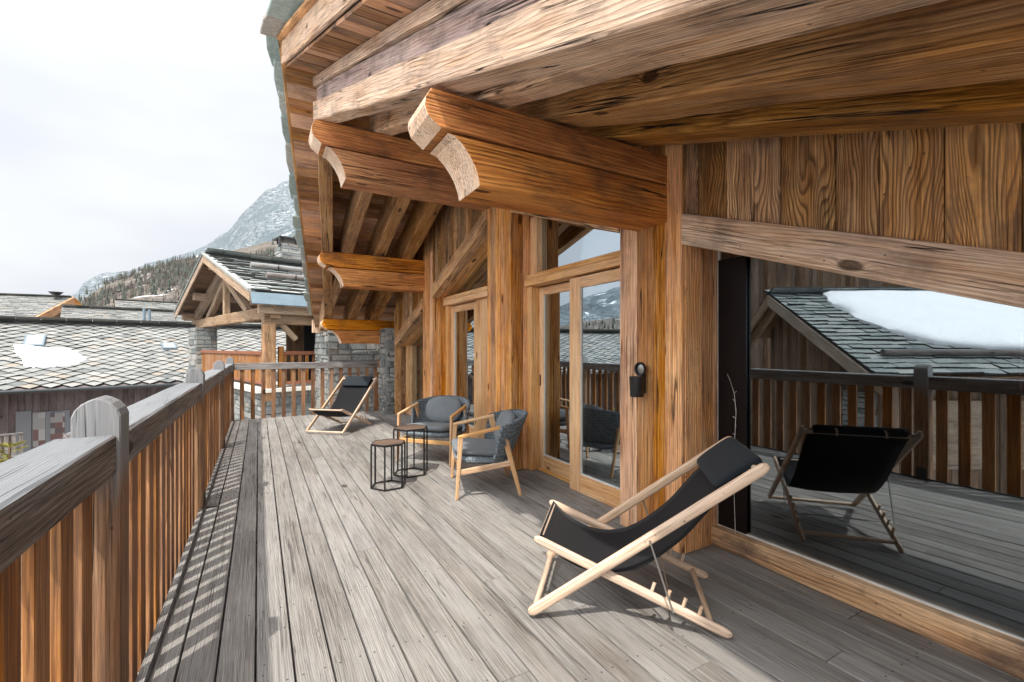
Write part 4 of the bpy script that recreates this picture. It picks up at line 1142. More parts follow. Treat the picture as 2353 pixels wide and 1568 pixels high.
def snow_patch(pts, N, parent, th=0.14, name='snow_patch', inset=None, seedv=0):
    """thick melting snow lying on a roof plane, outline pts on the plane"""
    m = MB(); n = len(pts)
    P = []
    for i in range(n):
        a, b = Vector(pts[i]), Vector(pts[(i+1) % n])
        for k in range(8):
            q = a.lerp(b, k/8); j = Vector((noise.noise(q*2.3 + Vector((seedv, 0, 0))), noise.noise(q*2.3 + Vector((5, seedv, 1))), 0))*0.14
            j -= N*j.dot(N); P.append(q + j)
    c = sum(P, Vector())/len(P); rings = [(1.0, 0.0), (0.995, 0.5), (0.96, 0.9), (0.85, 1.0), (0.5, 1.15), (0.02, 1.1)]
    vs = []; fs = []; k = len(P)
    for (s_, h) in rings:
        for p in P: q = c + (p-c)*s_; vs.append(q + N*(0.05 + th*h*(0.85 + 0.25*noise.noise(q*1.5))))
    for i in range(len(rings)-1):
        for j in range(k): fs.append((i*k+j, i*k+(j+1) % k, (i+1)*k+(j+1) % k, (i+1)*k+j))
    m.add(vs, fs, smooth=True); return m.build(name, M['snow'], parent)
sp_pts = [hit(28, 797), hit(70, 800), hit(120, 806), hit(160, 806), hit(205, 830), hit(180, 842), hit(150, 846), hit(110, 848), hit(68, 848), hit(50, 830)]
so = snow_patch(sp_pts, N1, None, 0.12); tag(so, 'white patch of melting snow below the skylight on the diamond slab roof', 'snow patch')
def skylight(px0, py0, px1, py1, parent, nm='skylight'):
    c = (hit(px0, py0) + hit(px1, py1))/2; w = (hit(px1, (py0+py1)/2) - hit(px0, (py0+py1)/2)).length; h = (hit((px0+px1)/2, py0) - hit((px0+px1)/2, py1)).length
    m = MB(); a = VA*w/2; b = SU*h/2
    quadslab(m, [c - a - b + N1*0.02, c + a - b + N1*0.02, c + a + b + N1*0.02, c - a + b + N1*0.02], N1, 0.15); o = m.build(nm, M['zinc'], parent, bevel=0.01)
    a2 = VA*(w/2 - 0.06); b2 = SU*(h/2 - 0.06); m = MB(); quadslab(m, [c - a2 - b2 + N1*0.17, c + a2 - b2 + N1*0.17, c + a2 + b2 + N1*0.17, c - a2 + b2 + N1*0.17], N1, 0.006); m.build('pane', M['steel'], o)
skylight(56, 777, 104, 801, h1)
skylight(372, 794, 404, 807, h1)
# wall detail under the eave: pale door frame, patchwork panes, window
WP = O1 + VB*0.9
def onwall(px, py):
    r_ = Vector(ray(px, py)); C0 = Vector((0, 0, E)); t = (WP - C0).dot(VB)/r_.dot(VB); return C0 + r_*t
def wallpanel(px0, py0, px1, py1, out, mat, nm, parent=h1, th=0.03):
    A = onwall(px0, (py0+py1)/2); B = onwall(px1, (py0+py1)/2); zt = onwall((px0+px1)/2, py0).z; zb = onwall((px0+px1)/2, py1).z
    m = MB(); A0 = Vector((A.x, A.y, zb)) - VB*out; B0 = Vector((B.x, B.y, zb)) - VB*out; A1 = Vector((A.x, A.y, zt)) - VB*out; B1 = Vector((B.x, B.y, zt)) - VB*out
    m.hexa([A0, B0, B1, A1, A0 - VB*th, B0 - VB*th, B1 - VB*th, A1 - VB*th], axis=(0, 0, 1), up=VB)
    return m.build(nm, mat, parent)
dz = plain('grey_door_paint', (0.16, 0.165, 0.18), 0.6, 0.3)
wallpanel(36, 945, 72, 1100, 0.02, dz, 'door')
do = wallpanel(74, 945, 160, 1100, 0.02, dz, 'door')
wallpanel(76, 948, 104, 1095, 0.056, M['patch'], 'pane', do); wallpanel(116, 948, 148, 1095, 0.056, M['patch'], 'pane', do)
wallpanel(218, 955, 300, 1020, 0.02, M['darkzinc'], 'window')
# grey slatted balcony at the picture's left border, and the pale landing
r = empty('balcony_rail', onwall(10, 1000) - VB*3.4, math.atan2(VA.y, VA.x), label='small grey slatted balcony rail at the left border below the diamond slab roof', cat='railing')
m = MB(); m.box((-2.2, -0.03, 0.42), (0.75, 0.03, 0.47)); m.box((-2.2, -0.03, -0.3), (0.75, 0.03, -0.25)); m.build('cap_rail', M['cap'], r)
for k in range(18):
    m = MB(); m.box((-2.15 + k*0.165, -0.012, -0.245), (-2.05 + k*0.165, 0.012, 0.418), axis=(0, 0, 1)); m.build('slat', M['cap'], r)

# ---- porch chalet (rotated), open gable with truss
QA = Vector((sin(radians(74.1)), cos(radians(74.1)), 0)); QB = Vector((-QA.y, QA.x, 0))
dR = 11.5
R0 = at(576, 672, dR); ZE2 = R0.z; W2 = 10.3; hw2 = W2/2; ZR2 = 4.40
O2 = Vector((R0.x, R0.y, 0)); L2 = 13.0
h2 = empty('porch_chalet', (O2.x + 3, O2.y + 3, GZ), label='neighbouring chalet with an open timber truss gable, stone base and red brown balcony', cat='chalet')
def P2(s, t, z): return O2 + QA*s + QB*t + ZUP*z
sup2 = QB*hw2 + ZUP*(ZR2-ZE2)
m = MB(); lauze(m, P2(0.0, 0.0, ZE2), QA, sup2, L2, sup2.length, 0.26, 0.6, 0.045, False, 0.8, 0.05)
lauze(m, P2(0, W2, ZE2), QA, (-QB*hw2 + ZUP*(ZR2-ZE2)), L2, sup2.length, 0.3, 0.6, 0.045, False, 0.8)
rf2 = m.build('roof', M['lauze_dark'], h2); edges_dark(rf2)
m = MB(); n1 = QA.cross(sup2).normalized(); n1 = n1 if n1.z > 0 else -n1; n2 = Vector(n1); n2 = n1 - 2*QB*n1.dot(QB)
m_th = 0.06
quadslab(m, [P2(0.02, 0, ZE2), P2(L2, 0, ZE2), P2(L2, hw2, ZR2), P2(0.02, hw2, ZR2)], -n1, m_th)
quadslab(m, [P2(0.02, W2, ZE2), P2(L2, W2, ZE2), P2(L2, hw2, ZR2), P2(0.02, hw2, ZR2)], -n2, m_th)
m.build('soffit', M['brownwood'], rf2)
# snow guard logs on brackets
for fr in (0.36, 0.66):
    m = MB(); c = P2(0.9, hw2*fr, ZE2 + (ZR2-ZE2)*fr) + n1*0.17
    m.tube([c + QA*(k*1.0) + ZUP*0.02*noise.noise(Vector((k, fr, 2))) for k in range(0, 12)], 0.085, 10); lg = m.build('snow_guard', M['cap'], rf2)
    for k in range(5):
        m = MB(); q = c + QA*(0.8 + k*2.2); m.tube([q - n1*0.15, q - n1*0.1 - sup2.normalized()*0.12, q + n1*0.09 - sup2.normalized()*0.1], 0.018, 6); m.build('hook', M['black'], lg)
# ---- rakes: outer fascia + zinc flashing
def rake(side, dz0, dz1, ds0, ds1, mat, nm, ext=0.0):
    m = MB(); t0, t1 = (0, hw2) if side == 0 else (W2, hw2)
    A = P2(ds0, t0, ZE2 + dz0); B = P2(ds0, t1, ZR2 + dz0); m.hexa([A, P2(ds1, t0, ZE2 + dz0), P2(ds1, t1, ZR2 + dz0), B, P2(ds0, t0, ZE2 + dz1), P2(ds1, t0, ZE2 + dz1), P2(ds1, t1, ZR2 + dz1), P2(ds0, t1, ZR2 + dz1)], axis=B - A)
    m.build(nm, mat, rf2)
for sd in (0, 1):
    rake(sd, -0.22, 0.03, -0.04, 0.0, M['truss'], 'fascia')
    rake(sd, 0.03, 0.10, -0.07, 0.10, M['lauze_dark'], 'verge')
    rake(sd, -0.42, -0.10, 0.55, 0.75, M['truss'], 'truss_rafter')
m = MB(); quadslab(m, [P2(-0.02, -0.16, ZE2 - 0.30), P2(L2, -0.16, ZE2 - 0.30), P2(L2, -0.02, ZE2 - 0.0), P2(-0.02, -0.02, ZE2 - 0.0)], n1, 0.02); m.build('gutter', M['zinc'], rf2)
m = MB(); m.beam(P2(0.2, 0.12, ZE2 - 0.40), P2(L2, 0.12, ZE2 - 0.40), 0.12, 0.22, ch=0.01); m.beam(P2(0.4, 0.42, ZE2 - 0.62), P2(L2, 0.42, ZE2 - 0.62), 0.26, 0.30, ch=0.02); m.build('wall_plate', M['truss'], h2)
# truss
zt2 = ZE2 - 0.42; sT = 0.65
m = MB()
m.beam(P2(sT, 0.15, zt2 - 0.02), P2(sT, W2 - 0.8, zt2 - 0.02), 0.22, 0.34, ch=0.02, amp=0.015)
m.build('tie_beam', M['truss'], h2)
m = MB(); m.beam(P2(sT, hw2 - 0.0, zt2 + 0.15), P2(sT, hw2 - 0.0, ZR2 - 0.42), 0.2, 0.2, up=QA, ch=0.02); m.build('king_post', M['truss'], h2)
for sg in (-1, 1):
    m = MB(); m.beam(P2(sT, hw2 + sg*2.6, zt2 + 0.1), P2(sT, hw2 + sg*0.1, ZR2 - 0.75), 0.2, 0.2, up=QA, ch=0.02); m.build('truss_brace', M['truss'], h2)
# purlin ends
for (t_, f) in ((hw2, 1.0), (hw2*0.5, 0.5), (W2 - hw2*0.5, 0.5), (W2 - 0.5, 0.1), (0.5, 0.1)):
    z = ZE2 + (ZR2-ZE2)*f - 0.30
    m = MB(); m.beam(P2(0.15, t_, z), P2(L2, t_, z), 0.28, 0.28, ch=0.03, amp=0.01); m.build('purlin', M['truss'], h2)
# dark boarded wall set back behind porch
m = MB()
def boards(m, A, B, z0, z1, wmin=0.15, wmax=0.25):
    d = B-A; L = d.length; d.normalize(); nn = Vector((d.y, -d.x, 0)); p = 0
    while p < L - 0.01:
        q = min(p + random.uniform(wmin, wmax), L); j = random.uniform(0, 0.015)
        a = A + d*(p+0.003) + nn*j; b = A + d*(q-0.003) + nn*j
        m.hexa([a + ZUP*z0, b + ZUP*z0, b + ZUP*z1, a + ZUP*z1, a - nn*0.08 + ZUP*z0, b - nn*0.08 + ZUP*z0, b - nn*0.08 + ZUP*z1, a - nn*0.08 + ZUP*z1], axis=(0, 0, 1), up=nn)
        p = q
ZF2 = 0.27
boards(m, P2(1.5, 1.9, 0), P2(L2 - 1, 1.9, 0), ZF2, ZE2 + 0.3)
boards(m, P2(4.8, W2 - 0.8, 0), P2(4.8, 1.9, 0), ZF2, ZR2 - 0.6)
m.build('wall', M['brownwood'], h2)
for (s0, s1) in ((2.0, 2.9), (3.9, 5.6)):
    m = MB(); q = [P2(s0, 1.86, ZF2 + 0.1), P2(s1, 1.86, ZF2 + 0.1), P2(s1, 1.86, ZE2 - 0.2), P2(s0, 1.86, ZE2 - 0.2)]; quadslab(m, q, -QB, 0.03); m.build('window', M['black'], h2)
# corner post, floor, balconies
m = MB(); m.beam(P2(0.55, 0.45, ZF2 - 0.35), P2(0.55, 0.45, zt2 - 0.2), 0.29, 0.29, up=QA, ch=0.02, amp=0.006); m.build('post', M['rafter'], h2)
m = MB(); m.beam(P2(1.25, 0.45, zt2 - 0.75), P2(0.75, 0.45, zt2 - 0.2), 0.14, 0.14, up=QB, ch=0.02);
m.build('brace', M['truss'], h2)
m = MB(); quadslab(m, [P2(0.2, 0.2, ZF2 - 0.12), P2(L2 - 0.5, 0.2, ZF2 - 0.12), P2(L2 - 0.5, W2 - 0.6, ZF2 - 0.12), P2(0.2, W2 - 0.6, ZF2 - 0.12)], ZUP, 0.10); m.build('ledge', M['ledge'], h2)
def balcony(A, B, zf, parent, hgt=0.92, closed=False):
    d = (B-A); L = d.length; d.normalize(); o = empty('balcony'); o.parent = parent
    m = MB(); m.beam(A + ZUP*(zf+hgt), B + ZUP*(zf+hgt), 0.10, 0.10, ch=0.01); m.beam(A + ZUP*(zf+0.10), B + ZUP*(zf+0.10), 0.06, 0.08, ch=0.01); m.build('cap_rail', M['redtrim'], o)
    n = int(L/(0.155 if closed else 0.19))
    for k in range(n):
        c = A + d*((k+0.5)*L/n); m = MB(); m.beam(c + ZUP*(zf+0.14), c + ZUP*(zf+hgt-0.05), 0.14 if closed else 0.085, 0.025, up=Vector((d.y, -d.x, 0)), ch=0.003); m.build('baluster', M['baluster'], o)
    return o
balcony(P2(0.85, 0.42, 0), P2(5.2, 0.42, 0), ZF2, h2)
balcony(P2(0.5, 0.75, 0), P2(0.5, 8.2, 0), ZF2, h2, closed=True)
for s_ in (0.85, 5.2):
    m = MB(); m.beam(P2(s_, 0.42, ZF2), P2(s_, 0.42, ZF2+1.1), 0.13, 0.13, up=QA, ch=0.01); m.build('newel', M['baluster'], h2)
# stone base
m = MB()
rubble(m, P2(0.35, 0.35, 0), QA, L2-0.8, GZ, ZF2 - 0.13, -QB, 0.10, 0.24, 0.2, 0.8)
rubble(m, P2(0.35, 0.35, 0), QB, W2 - 1.0, GZ, ZF2 - 0.13, -QA, 0.10, 0.24, 0.2, 0.8)
st2 = m.build('stone_base', M['stone'], h2)
m = MB(); quadslab(m, [P2(0.36, 0.36, GZ), P2(L2-0.5, 0.36, GZ), P2(L2-0.5, W2-0.7, GZ), P2(0.36, W2-0.7, GZ)], ZUP, ZF2 - 0.13 - GZ); m.build('mortar', M['mortar'], st2)
# stone pillar at the far corner of the porch
m = MB(); tp = 8.1
rubble(m, P2(0.3, tp, 0), QB, 1.3, ZF2 - 0.12, zt2 - 0.2, -QA, 0.12, 0.25, 0.25, 0.8)
rubble(m, P2(0.3, tp, 0), QA, 0.7, ZF2 - 0.12, zt2 - 0.2, -QB, 0.12, 0.25, 0.25, 0.7)
sp2 = m.build('stone_pillar', M['stone'], h2)
m = MB(); quadslab(m, [P2(0.31, tp + 0.01, ZF2-0.12), P2(1.0, tp + 0.01, ZF2-0.12), P2(1.0, tp + 1.29, ZF2-0.12), P2(0.31, tp + 1.29, ZF2-0.12)], ZUP, zt2 - 0.2 - ZF2 + 0.12); m.build('mortar', M['mortar'], sp2)
# chimney
cs_ = 1.0
while True:
    q_ = P2(cs_, hw2 + 0.1, 0); dd_ = 0.4869*q_.x + 0.8735*q_.y
    if 1176 + 1044*(0.8735*q_.x - 0.4869*q_.y)/dd_ > 645: break
    cs_ += 0.05
cc = P2(cs_, hw2 + 0.1, 0)
m = MB(); rubble(m, cc, QA, 0.8, ZR2 - 0.5, ZR2 + 0.85, -QB, 0.08, 0.16, 0.15, 0.5); rubble(m, cc, QB, 0.7, ZR2 - 0.5, ZR2 + 0.85, -QA, 0.08, 0.16, 0.15, 0.5)
chm = m.build('chimney', M['stone'], h2)
m = MB(); quadslab(m, [cc + ZUP*(ZR2-0.5), cc + QA*0.8 + ZUP*(ZR2-0.5), cc + QA*0.8 + QB*0.7 + ZUP*(ZR2-0.5), cc + QB*0.7 + ZUP*(ZR2-0.5)], ZUP, 1.36); m.build('mortar', M['mortar'], chm)
m = MB()
for (a_, b_) in ((0.06, 0.06), (0.74, 0.06), (0.74, 0.64), (0.06, 0.64)): m.tube([cc + QA*a_ + QB*b_ + ZUP*(ZR2+0.85), cc + QA*a_ + QB*b_ + ZUP*(ZR2+1.05)], 0.03, 6)
q = cc - QA*0.08 - QB*0.08 + ZUP*(ZR2+1.05); quadslab(m, [q, q + QA*0.96, q + QA*0.96 + QB*0.86, q + QB*0.86], ZUP, 0.05)
m.tube([cc - QA*0.06 + ZUP*(ZR2+1.08), cc - QA*0.08 + ZUP*(ZR2+0.7)], 0.05, 6)
m.build('chimney_cap', M['black'], chm)

# ---- stone wall of the building beyond the end railing
sw_ = rubble_block('stone_building', (1.42, 11.5, GZ), (6.5, 14.0, 2.6), None, hmin=0.07, hmax=0.2, lmin=0.15, lmax=0.7)
tag(sw_, 'grey rubble stone wall standing behind the right end of the slatted railing', 'stone wall')

# ---- roofs behind
def far_house(px0, py_r, px1, py_e, d, hwf, ze_, L, label, nm='far_house', row=0.35, shift=0.0):
    a = at(px0, py_e, d); O = Vector((a.x, a.y, 0)) + VA*shift
    zrg = E + (800-py_r)/1044.0*(d + hwf*0.75)
    return gable_house(nm, O, VA, VB, L, hwf*2, a.z, zrg, GZ, label, M['brownwood'], M['lauze'], row=row, sw=0.6, over=0.6)
fa_ = Vector((0.995, -0.1, 0)).normalized(); fb_ = Vector((-fa_.y, fa_.x, 0))
a = at(65, 737, 41.0); q0 = Vector((a.x, a.y, 0)); ZF1 = E + (800-685)/1044.0*48.6
far1, rr1 = gable_house('far_house', q0 - fa_*16, fa_, fb_, 16.0, 16.0, a.z, ZF1, GZ, 'slab roofed house behind the big roof with orange timber verge and dark rooftop bowl', M['brownwood'], M['lauze'], row=0.32, sw=0.7, over=0.6)
for (ta, tb) in ((0, 8.0), (16.0, 8.0)):
    m = MB(); A = q0 + fb_*ta + ZUP*a.z; B = q0 + fb_*tb + ZUP*ZF1; w = 0.2; dz = 0.75
    m.hexa([A - ZUP*dz, A + fa_*w - ZUP*dz, B + fa_*w - ZUP*dz, B - ZUP*dz, A + ZUP*0.06, A + fa_*w + ZUP*0.06, B + fa_*w + ZUP*0.06, B + ZUP*0.06], axis=B - A); m.build('fascia', M['facade'], far1)
bw = at(128, 676, 47.0); m = MB(); lathe(m, [(0.02, 0.0), (0.3, 0.02), (0.6, 0.30), (0.54, 0.30), (0.3, 0.1), (0.02, 0.08)], (bw.x, bw.y, bw.z - 0.1), 'z', 16); m.tube([bw - ZUP*0.7, bw - ZUP*0.08], 0.06, 8)
m.build('roof_bowl', M['black'], far1)
a = at(250, 746, 37.0)
far2, rr2 = gable_house('far_house', Vector((a.x, a.y, 0)) + VA*0.5, VA, VB, 14.5, 14.4, a.z, E + (800-690)/1044.0*42.5, GZ, 'slab roofed house between the big roof and the porch chalet', M['brownwood'], M['lauze'], row=0.3, sw=0.6, over=0.6)
a = at(120, 756, 34.0)
far3, rr3 = gable_house('far_house', Vector((a.x, a.y, 0)) + VA*0.3, VA, VB, 12.6, 10.4, a.z - 0.2, E + (800-706)/1044.0*37.9, GZ, 'low slab roof right behind the ridge of the big roof, with two metal flue pipes', M['brownwood'], M['lauze'], row=0.26, sw=0.5, over=0.6)
for (px, t_) in ((331, 708), (343, 712)):
    p = at(px, 757, 33.0); m = MB(); m.tube([p - ZUP*0.4, Vector((p.x, p.y, E + (800-t_)/1044.0*33.0))], 0.09, 8); m.build('flue_pipe', M['zinc'], far3)

# ---- the chalet seen in the big window's reflection (stands left of the deck, outside the direct view)
def mir(u, d): return Vector((5.45 - (0.4869*d + 0.8735*u*d), 0.8735*d - 0.4869*u*d, 0))
E1 = Vector((-0.8735, -0.4869, 0)); E2 = Vector((0.4869, -0.8735, 0))
AP = mir(0.593, 14.0)
zA = 2.94; zFt = 0.70; runR = 4.05; runL = 1.6; zLt = 1.75
h3 = empty('snowy_chalet', (AP.x, AP.y, GZ), label='boarded chalet with a snow covered slab roof, mirrored in the big window pane', cat='chalet')
L3 = 13.0
supR = (-E2*runR + ZUP*(zA-zFt)); OR = AP + E2*runR + ZUP*zFt
m = MB(); lauze(m, OR - E1*0.4, E1, supR, L3, supR.length, 0.22, 0.55, 0.05, False, 0.8, 0.05)
supL = (E2*runL + ZUP*(zA-zLt)); OL = AP - E2*runL + ZUP*zLt
lauze(m, OL - E1*0.4, E1, supL, L3, supL.length, 0.24, 0.55, 0.05, False, 0.8)
rf3 = m.build('roof', M['lauze_dark'], h3); edges_dark(rf3)
nR = E1.cross(supR).normalized(); nR = nR if nR.z > 0 else -nR
nL = E1.cross(supL).normalized(); nL = nL if nL.z > 0 else -nL
m = MB(); quadslab(m, [OR - E1*0.4, OR + E1*L3, OR + E1*L3 + supR, OR - E1*0.4 + supR], -nR, 0.12); quadslab(m, [OL - E1*0.4, OL + E1*L3, OL + E1*L3 + supL, OL - E1*0.4 + supL], -nL, 0.12); m.build('roof_deck', M['brownwood'], rf3)
for (O_, s_) in ((OR, supR), (OL, supL)):
    m = MB(); A = O_ - E1*0.44; B = A + s_; m.hexa([A - ZUP*0.30, A + E1*0.05 - ZUP*0.30, B + E1*0.05 - ZUP*0.30, B - ZUP*0.30, A + ZUP*0.02, A + E1*0.05 + ZUP*0.02, B + E1*0.05 + ZUP*0.02, B + ZUP*0.02], axis=s_)
    A = O_ - E1*0.2; B = A + s_; m.hexa([A - ZUP*0.42, A + E1*0.12 - ZUP*0.42, B + E1*0.12 - ZUP*0.42, B - ZUP*0.42, A - ZUP*0.12, A + E1*0.12 - ZUP*0.12, B + E1*0.12 - ZUP*0.12, B - ZUP*0.12], axis=s_)
    m.build('fascia', M['truss'], rf3)
m = MB(); cL = OR + supR*0.17 + nR*0.17; m.tube([cL + E1*(0.3 + k) for k in range(13)], 0.08, 10); m.build('snow_guard', M['cap'], rf3)
pp = lambda s_, t_: OR + E1*s_ + supR*t_
snow_patch([pp(1.3, 0.99), pp(0.9, 0.86), pp(1.0, 0.62), pp(1.4, 0.42), pp(2.0, 0.28), pp(3.2, 0.22), pp(7, 0.21), pp(12, 0.21), pp(12.6, 0.6), pp(12.6, 0.98), pp(7, 0.99)], nR, h3, 0.22, 'snow', seedv=3)
m = MB()
def gwall(m, A, B, zb, fz):
    d = B-A; L = d.length; d.normalize(); nn = -E1; p = 0
    while p < L - 0.01:
        q = min(p + random.uniform(0.14, 0.28), L); j = random.uniform(0, 0.02)
        a = A + d*(p+0.004) + nn*j; b = A + d*(q-0.004) + nn*j
        m.hexa([a + ZUP*zb, b + ZUP*zb, b + ZUP*fz(q), a + ZUP*fz(p), a - nn*0.08 + ZUP*zb, b - nn*0.08 + ZUP*zb, b - nn*0.08 + ZUP*fz(q), a - nn*0.08 + ZUP*fz(p)], axis=(0, 0, 1), up=nn); p = q
A3 = AP - E2*(runL-0.4) + E1*0.35; B3 = AP + E2*(runR-0.7) + E1*0.35
gwall(m, A3, B3, GZ, lambda p: (zA - 0.15 - (zA-zLt)/runL*(runL-0.4-p)) if p < runL-0.4 else (zA - 0.15 - (zA-zFt)/runR*(p-runL+0.4)))
A4 = B3; B4 = B3 + E1*11
d_ = (B4-A4).normalized(); p = 0
while p < 11:
    q = p + random.uniform(0.15, 0.26); a_ = A4 + d_*(p+.004); b_ = A4 + d_*(q-.004); nn = E2; j = random.uniform(0, 0.02)
    m.hexa([a_ + nn*j + ZUP*GZ, b_ + nn*j + ZUP*GZ, b_ + nn*j + ZUP*(zFt+0.1), a_ + nn*j + ZUP*(zFt+0.1), a_ - nn*0.08 + ZUP*GZ, b_ - nn*0.08 + ZUP*GZ, b_ - nn*0.08 + ZUP*(zFt+0.1), a_ - nn*0.08 + ZUP*(zFt+0.1)], axis=(0, 0, 1), up=nn); p = q
m.build('wall', M['brownwood'], h3)
m = MB(); rubble(m, B3 - E1*0.1 - E2*1.1, E2, 1.0, GZ, 0.25, -E1, 0.08, 0.2, 0.2, 0.6); m.build('stone_corner', M['stone'], h3)
for k in range(3):
    s_ = 1.0 + 2.2*k; m = MB(); q = [A4 + d_*s_ + E2*0.03 + ZUP*(-1.5), A4 + d_*(s_+1.3) + E2*0.03 + ZUP*(-1.5), A4 + d_*(s_+1.3) + E2*0.03 + ZUP*0.1, A4 + d_*s_ + E2*0.03 + ZUP*0.1]; quadslab(m, q, E2, 0.05); w_ = m.build('shutter', M['truss'], h3)
# taller boarded house behind it
AP4 = mir(0.50, 20.5)
h4, rf4 = gable_house('barn', AP4, E1, -E2, 18, 9, 6.0, 7.6, GZ, 'dark boarded barn rising behind the snow covered chalet', M['brownwood'], M['lauze_dark'], row=0.4, sw=0.7, over=0.5)

# ================================================================== GROUND, HILLS
def m_ground():
    t = NT('winter_ground'); o = t.n.new("ShaderNodeTexCoord").outputs['Object']
    n = t.noise(o, 0.08, 8.0, 0.6); n2 = t.noise(o, 1.2, 5.0, 0.6)
    c = t.mix(n2, (0.17, 0.14, 0.10), (0.32, 0.29, 0.24)); c = t.mix(t.ramp(n, [(0.47, 0.0), (0.53, 1.0)]), c, (0.75, 0.77, 0.8)); return t.fin(c, 0.9, 0.2)
M['ground'] = m_ground()
m = MB(); m.add([(-4000, -4000, GZ), (4000, -4000, GZ), (4000, 4000, GZ), (-4000, 4000, GZ)], [(0, 1, 2, 3)], off=False, origin=(0, 0, 0)); m.build('ground', M['ground'], kind='structure')

def m_mount(name, rockc, rockd, veg, snowlo, snowhi, sc, fade):
    t = NT(name); o = t.n.new("ShaderNodeTexCoord").outputs['Object']; g = t.n.new("ShaderNodeNewGeometry")
    n = t.noise(t.vmul(o, (1, 1, 1.8)), sc, 10.0, 0.72); n2 = t.noise(t.vmul(o, (1, 1, 3.0)), sc*6, 8.0, 0.7); n3 = t.noise(o, sc*0.6, 5.0, 0.6, 1.5)
    c = t.mix(t.ramp(n2, [(0.38, 0.0), (0.6, 1.0)]), rockd, rockc)
    c = t.mix(t.ramp(n3, [(0.45, 0.0), (0.62, 1.0)]), c, veg)
    nz_ = t.sep(g.outputs['Normal'])[2]
    sm = t.math('ADD', t.math('MULTIPLY', nz_, 0.25), n)
    c = t.mix(t.ramp(sm, [(snowlo, 0.0), (snowhi, 1.0)]), c, (0.78, 0.80, 0.84))
    t.bump(t.math('ADD', n, n2), 1.0/sc*0.02, 1.0)
    return t.fin(c, 0.95, 0.1)
M['cliff'] = m_mount('cliff_rock', (0.22, 0.245, 0.26), (0.045, 0.057, 0.065), (0.10, 0.122, 0.132), 0.81, 0.86, 0.014, 0)
M['hill'] = m_mount('hill_side', (0.17, 0.15, 0.13), (0.07, 0.062, 0.055), (0.10, 0.085, 0.07), 0.84, 0.9, 0.035, 0)
def interp(tab, x_):
    if x_ <= tab[0][0]: return tab[0][1]
    for (a0, b0), (a1, b1) in zip(tab[:-1], tab[1:]):
        if x_ <= a1: f = (x_-a0)/(a1-a0); return b0 + (b1-b0)*f
    return tab[-1][1]
def azt(px, py):
    a_ = math.atan((px-1176)/1044.0); return (math.degrees(a_ + YAW), (800-py)/1044.0*cos(a_))
skyA = [(-75, .16), (-60, .20), (-48, .16), (-38, .11), (-28, .05), (-20, .045), azt(176, 676), azt(196, 643), azt(240, 628), azt(300, 622), azt(345, 604), azt(440, 578), azt(478, 562), azt(530, 524), azt(560, 488), azt(600, 448), azt(636, 424), azt(668, 410), (8, .40), (15, .46), (25, .44), (40, .36), (60, .28), (90, .2)]
skyB = [(-75, .09), (-50, .08), (-38, .06), (-25, .02), (-18, .02), azt(170, 712), azt(200, 680), azt(250, 650), azt(300, 634), azt(360, 612), azt(420, 596), azt(470, 588), azt(540, 575), azt(600, 560), (8, .25), (20, .24), (50, .15), (80, .08)]
def terrain(name, tab, r0, r1, nr, az0, az1, na, mat, amp, kexp, rock):
    vs = []; fs = []
    for i in range(na+1):
        az = az0 + (az1-az0)*i/na; a_ = radians(az); tE = interp(tab, az)
        jag = tE*(1 + (0.02 if rock else 0.012)*noise.noise(Vector((az*0.9, 0, 0))) + (0.015 if rock else 0.01)*noise.noise(Vector((az*4, 3, 0))))
        for k in range(nr+1):
            f = k/nr; r_ = r0 + (r1-r0)*f
            zz_ = GZ + (E + r1*jag - GZ)*(f**kexp)
            p = Vector((r_*sin(a_), r_*cos(a_), 0))
            env = sin(pi*f)**0.8
            nn = noise.fractal(p*(3.0/r1)*4, 1.0, 2.0, 6) if not rock else noise.ridged_multi_fractal(p*(9.0/r1), 0.9, 2.1, 6, 1.0, 2.0) - 1.0
            vs.append((p.x, p.y, zz_ + amp*nn*env))
    W_ = nr+1
    for i in range(na):
        for k in range(nr): a_ = i*W_+k; fs.append((a_, a_+1, a_+W_+1, a_+W_))
    m = MB(); m.add(vs, fs, off=False, origin=(0, 0, 0), smooth=True); o = m.build(name, mat, kind='structure'); return vs
vA = terrain('mountain', skyA, 500, 1500, 90, -80, 95, 420, M['cliff'], 26, 1.35, True)
NRB = 60; NAB = 330
vB = terrain('hills', skyB, 90, 420, NRB, -80, 95, NAB, M['hill'], 4.0, 1.1, False)
# woods on the hill: larches and spruces as one mass
def m_tree(name, c1, c2):
    t = NT(name); tone = t.attr('tone', 'Fac'); return t.fin(t.mix(tone, c1, c2), 0.95, 0.05)
M['spruce'] = m_tree('spruce_needles', (0.06, 0.07, 0.06), (0.11, 0.12, 0.10)); M['larch'] = m_tree('bare_larch_twigs', (0.10, 0.085, 0.075), (0.20, 0.175, 0.16))
rt = random.Random(3)
ms, ml = MB(), MB()
def tree_at(m, p, h, w, layers, seedr):
    vs = []; fs = []; nsd = 6
    for q in range(layers):
        zb = h*(0.10 + 0.78*q/layers); zt = zb + h*0.34; ww = w*(1 - q/layers*0.85)
        b = len(vs); ph = seedr.random()*6
        for j in range(nsd):
            t_ = 2*pi*j/nsd + ph; rr = ww*(0.65 + 0.6*seedr.random()); vs.append(p + Vector((rr*cos(t_), rr*sin(t_), zb - 0.04*h*seedr.random())))
        vs.append(p + Vector((0, 0, min(zt, h))))
        for j in range(nsd): fs.append((b+j, b+(j+1) % nsd, b+nsd))
    m.add(vs, fs, tone=seedr.random(), off=False, origin=(0, 0, 0))
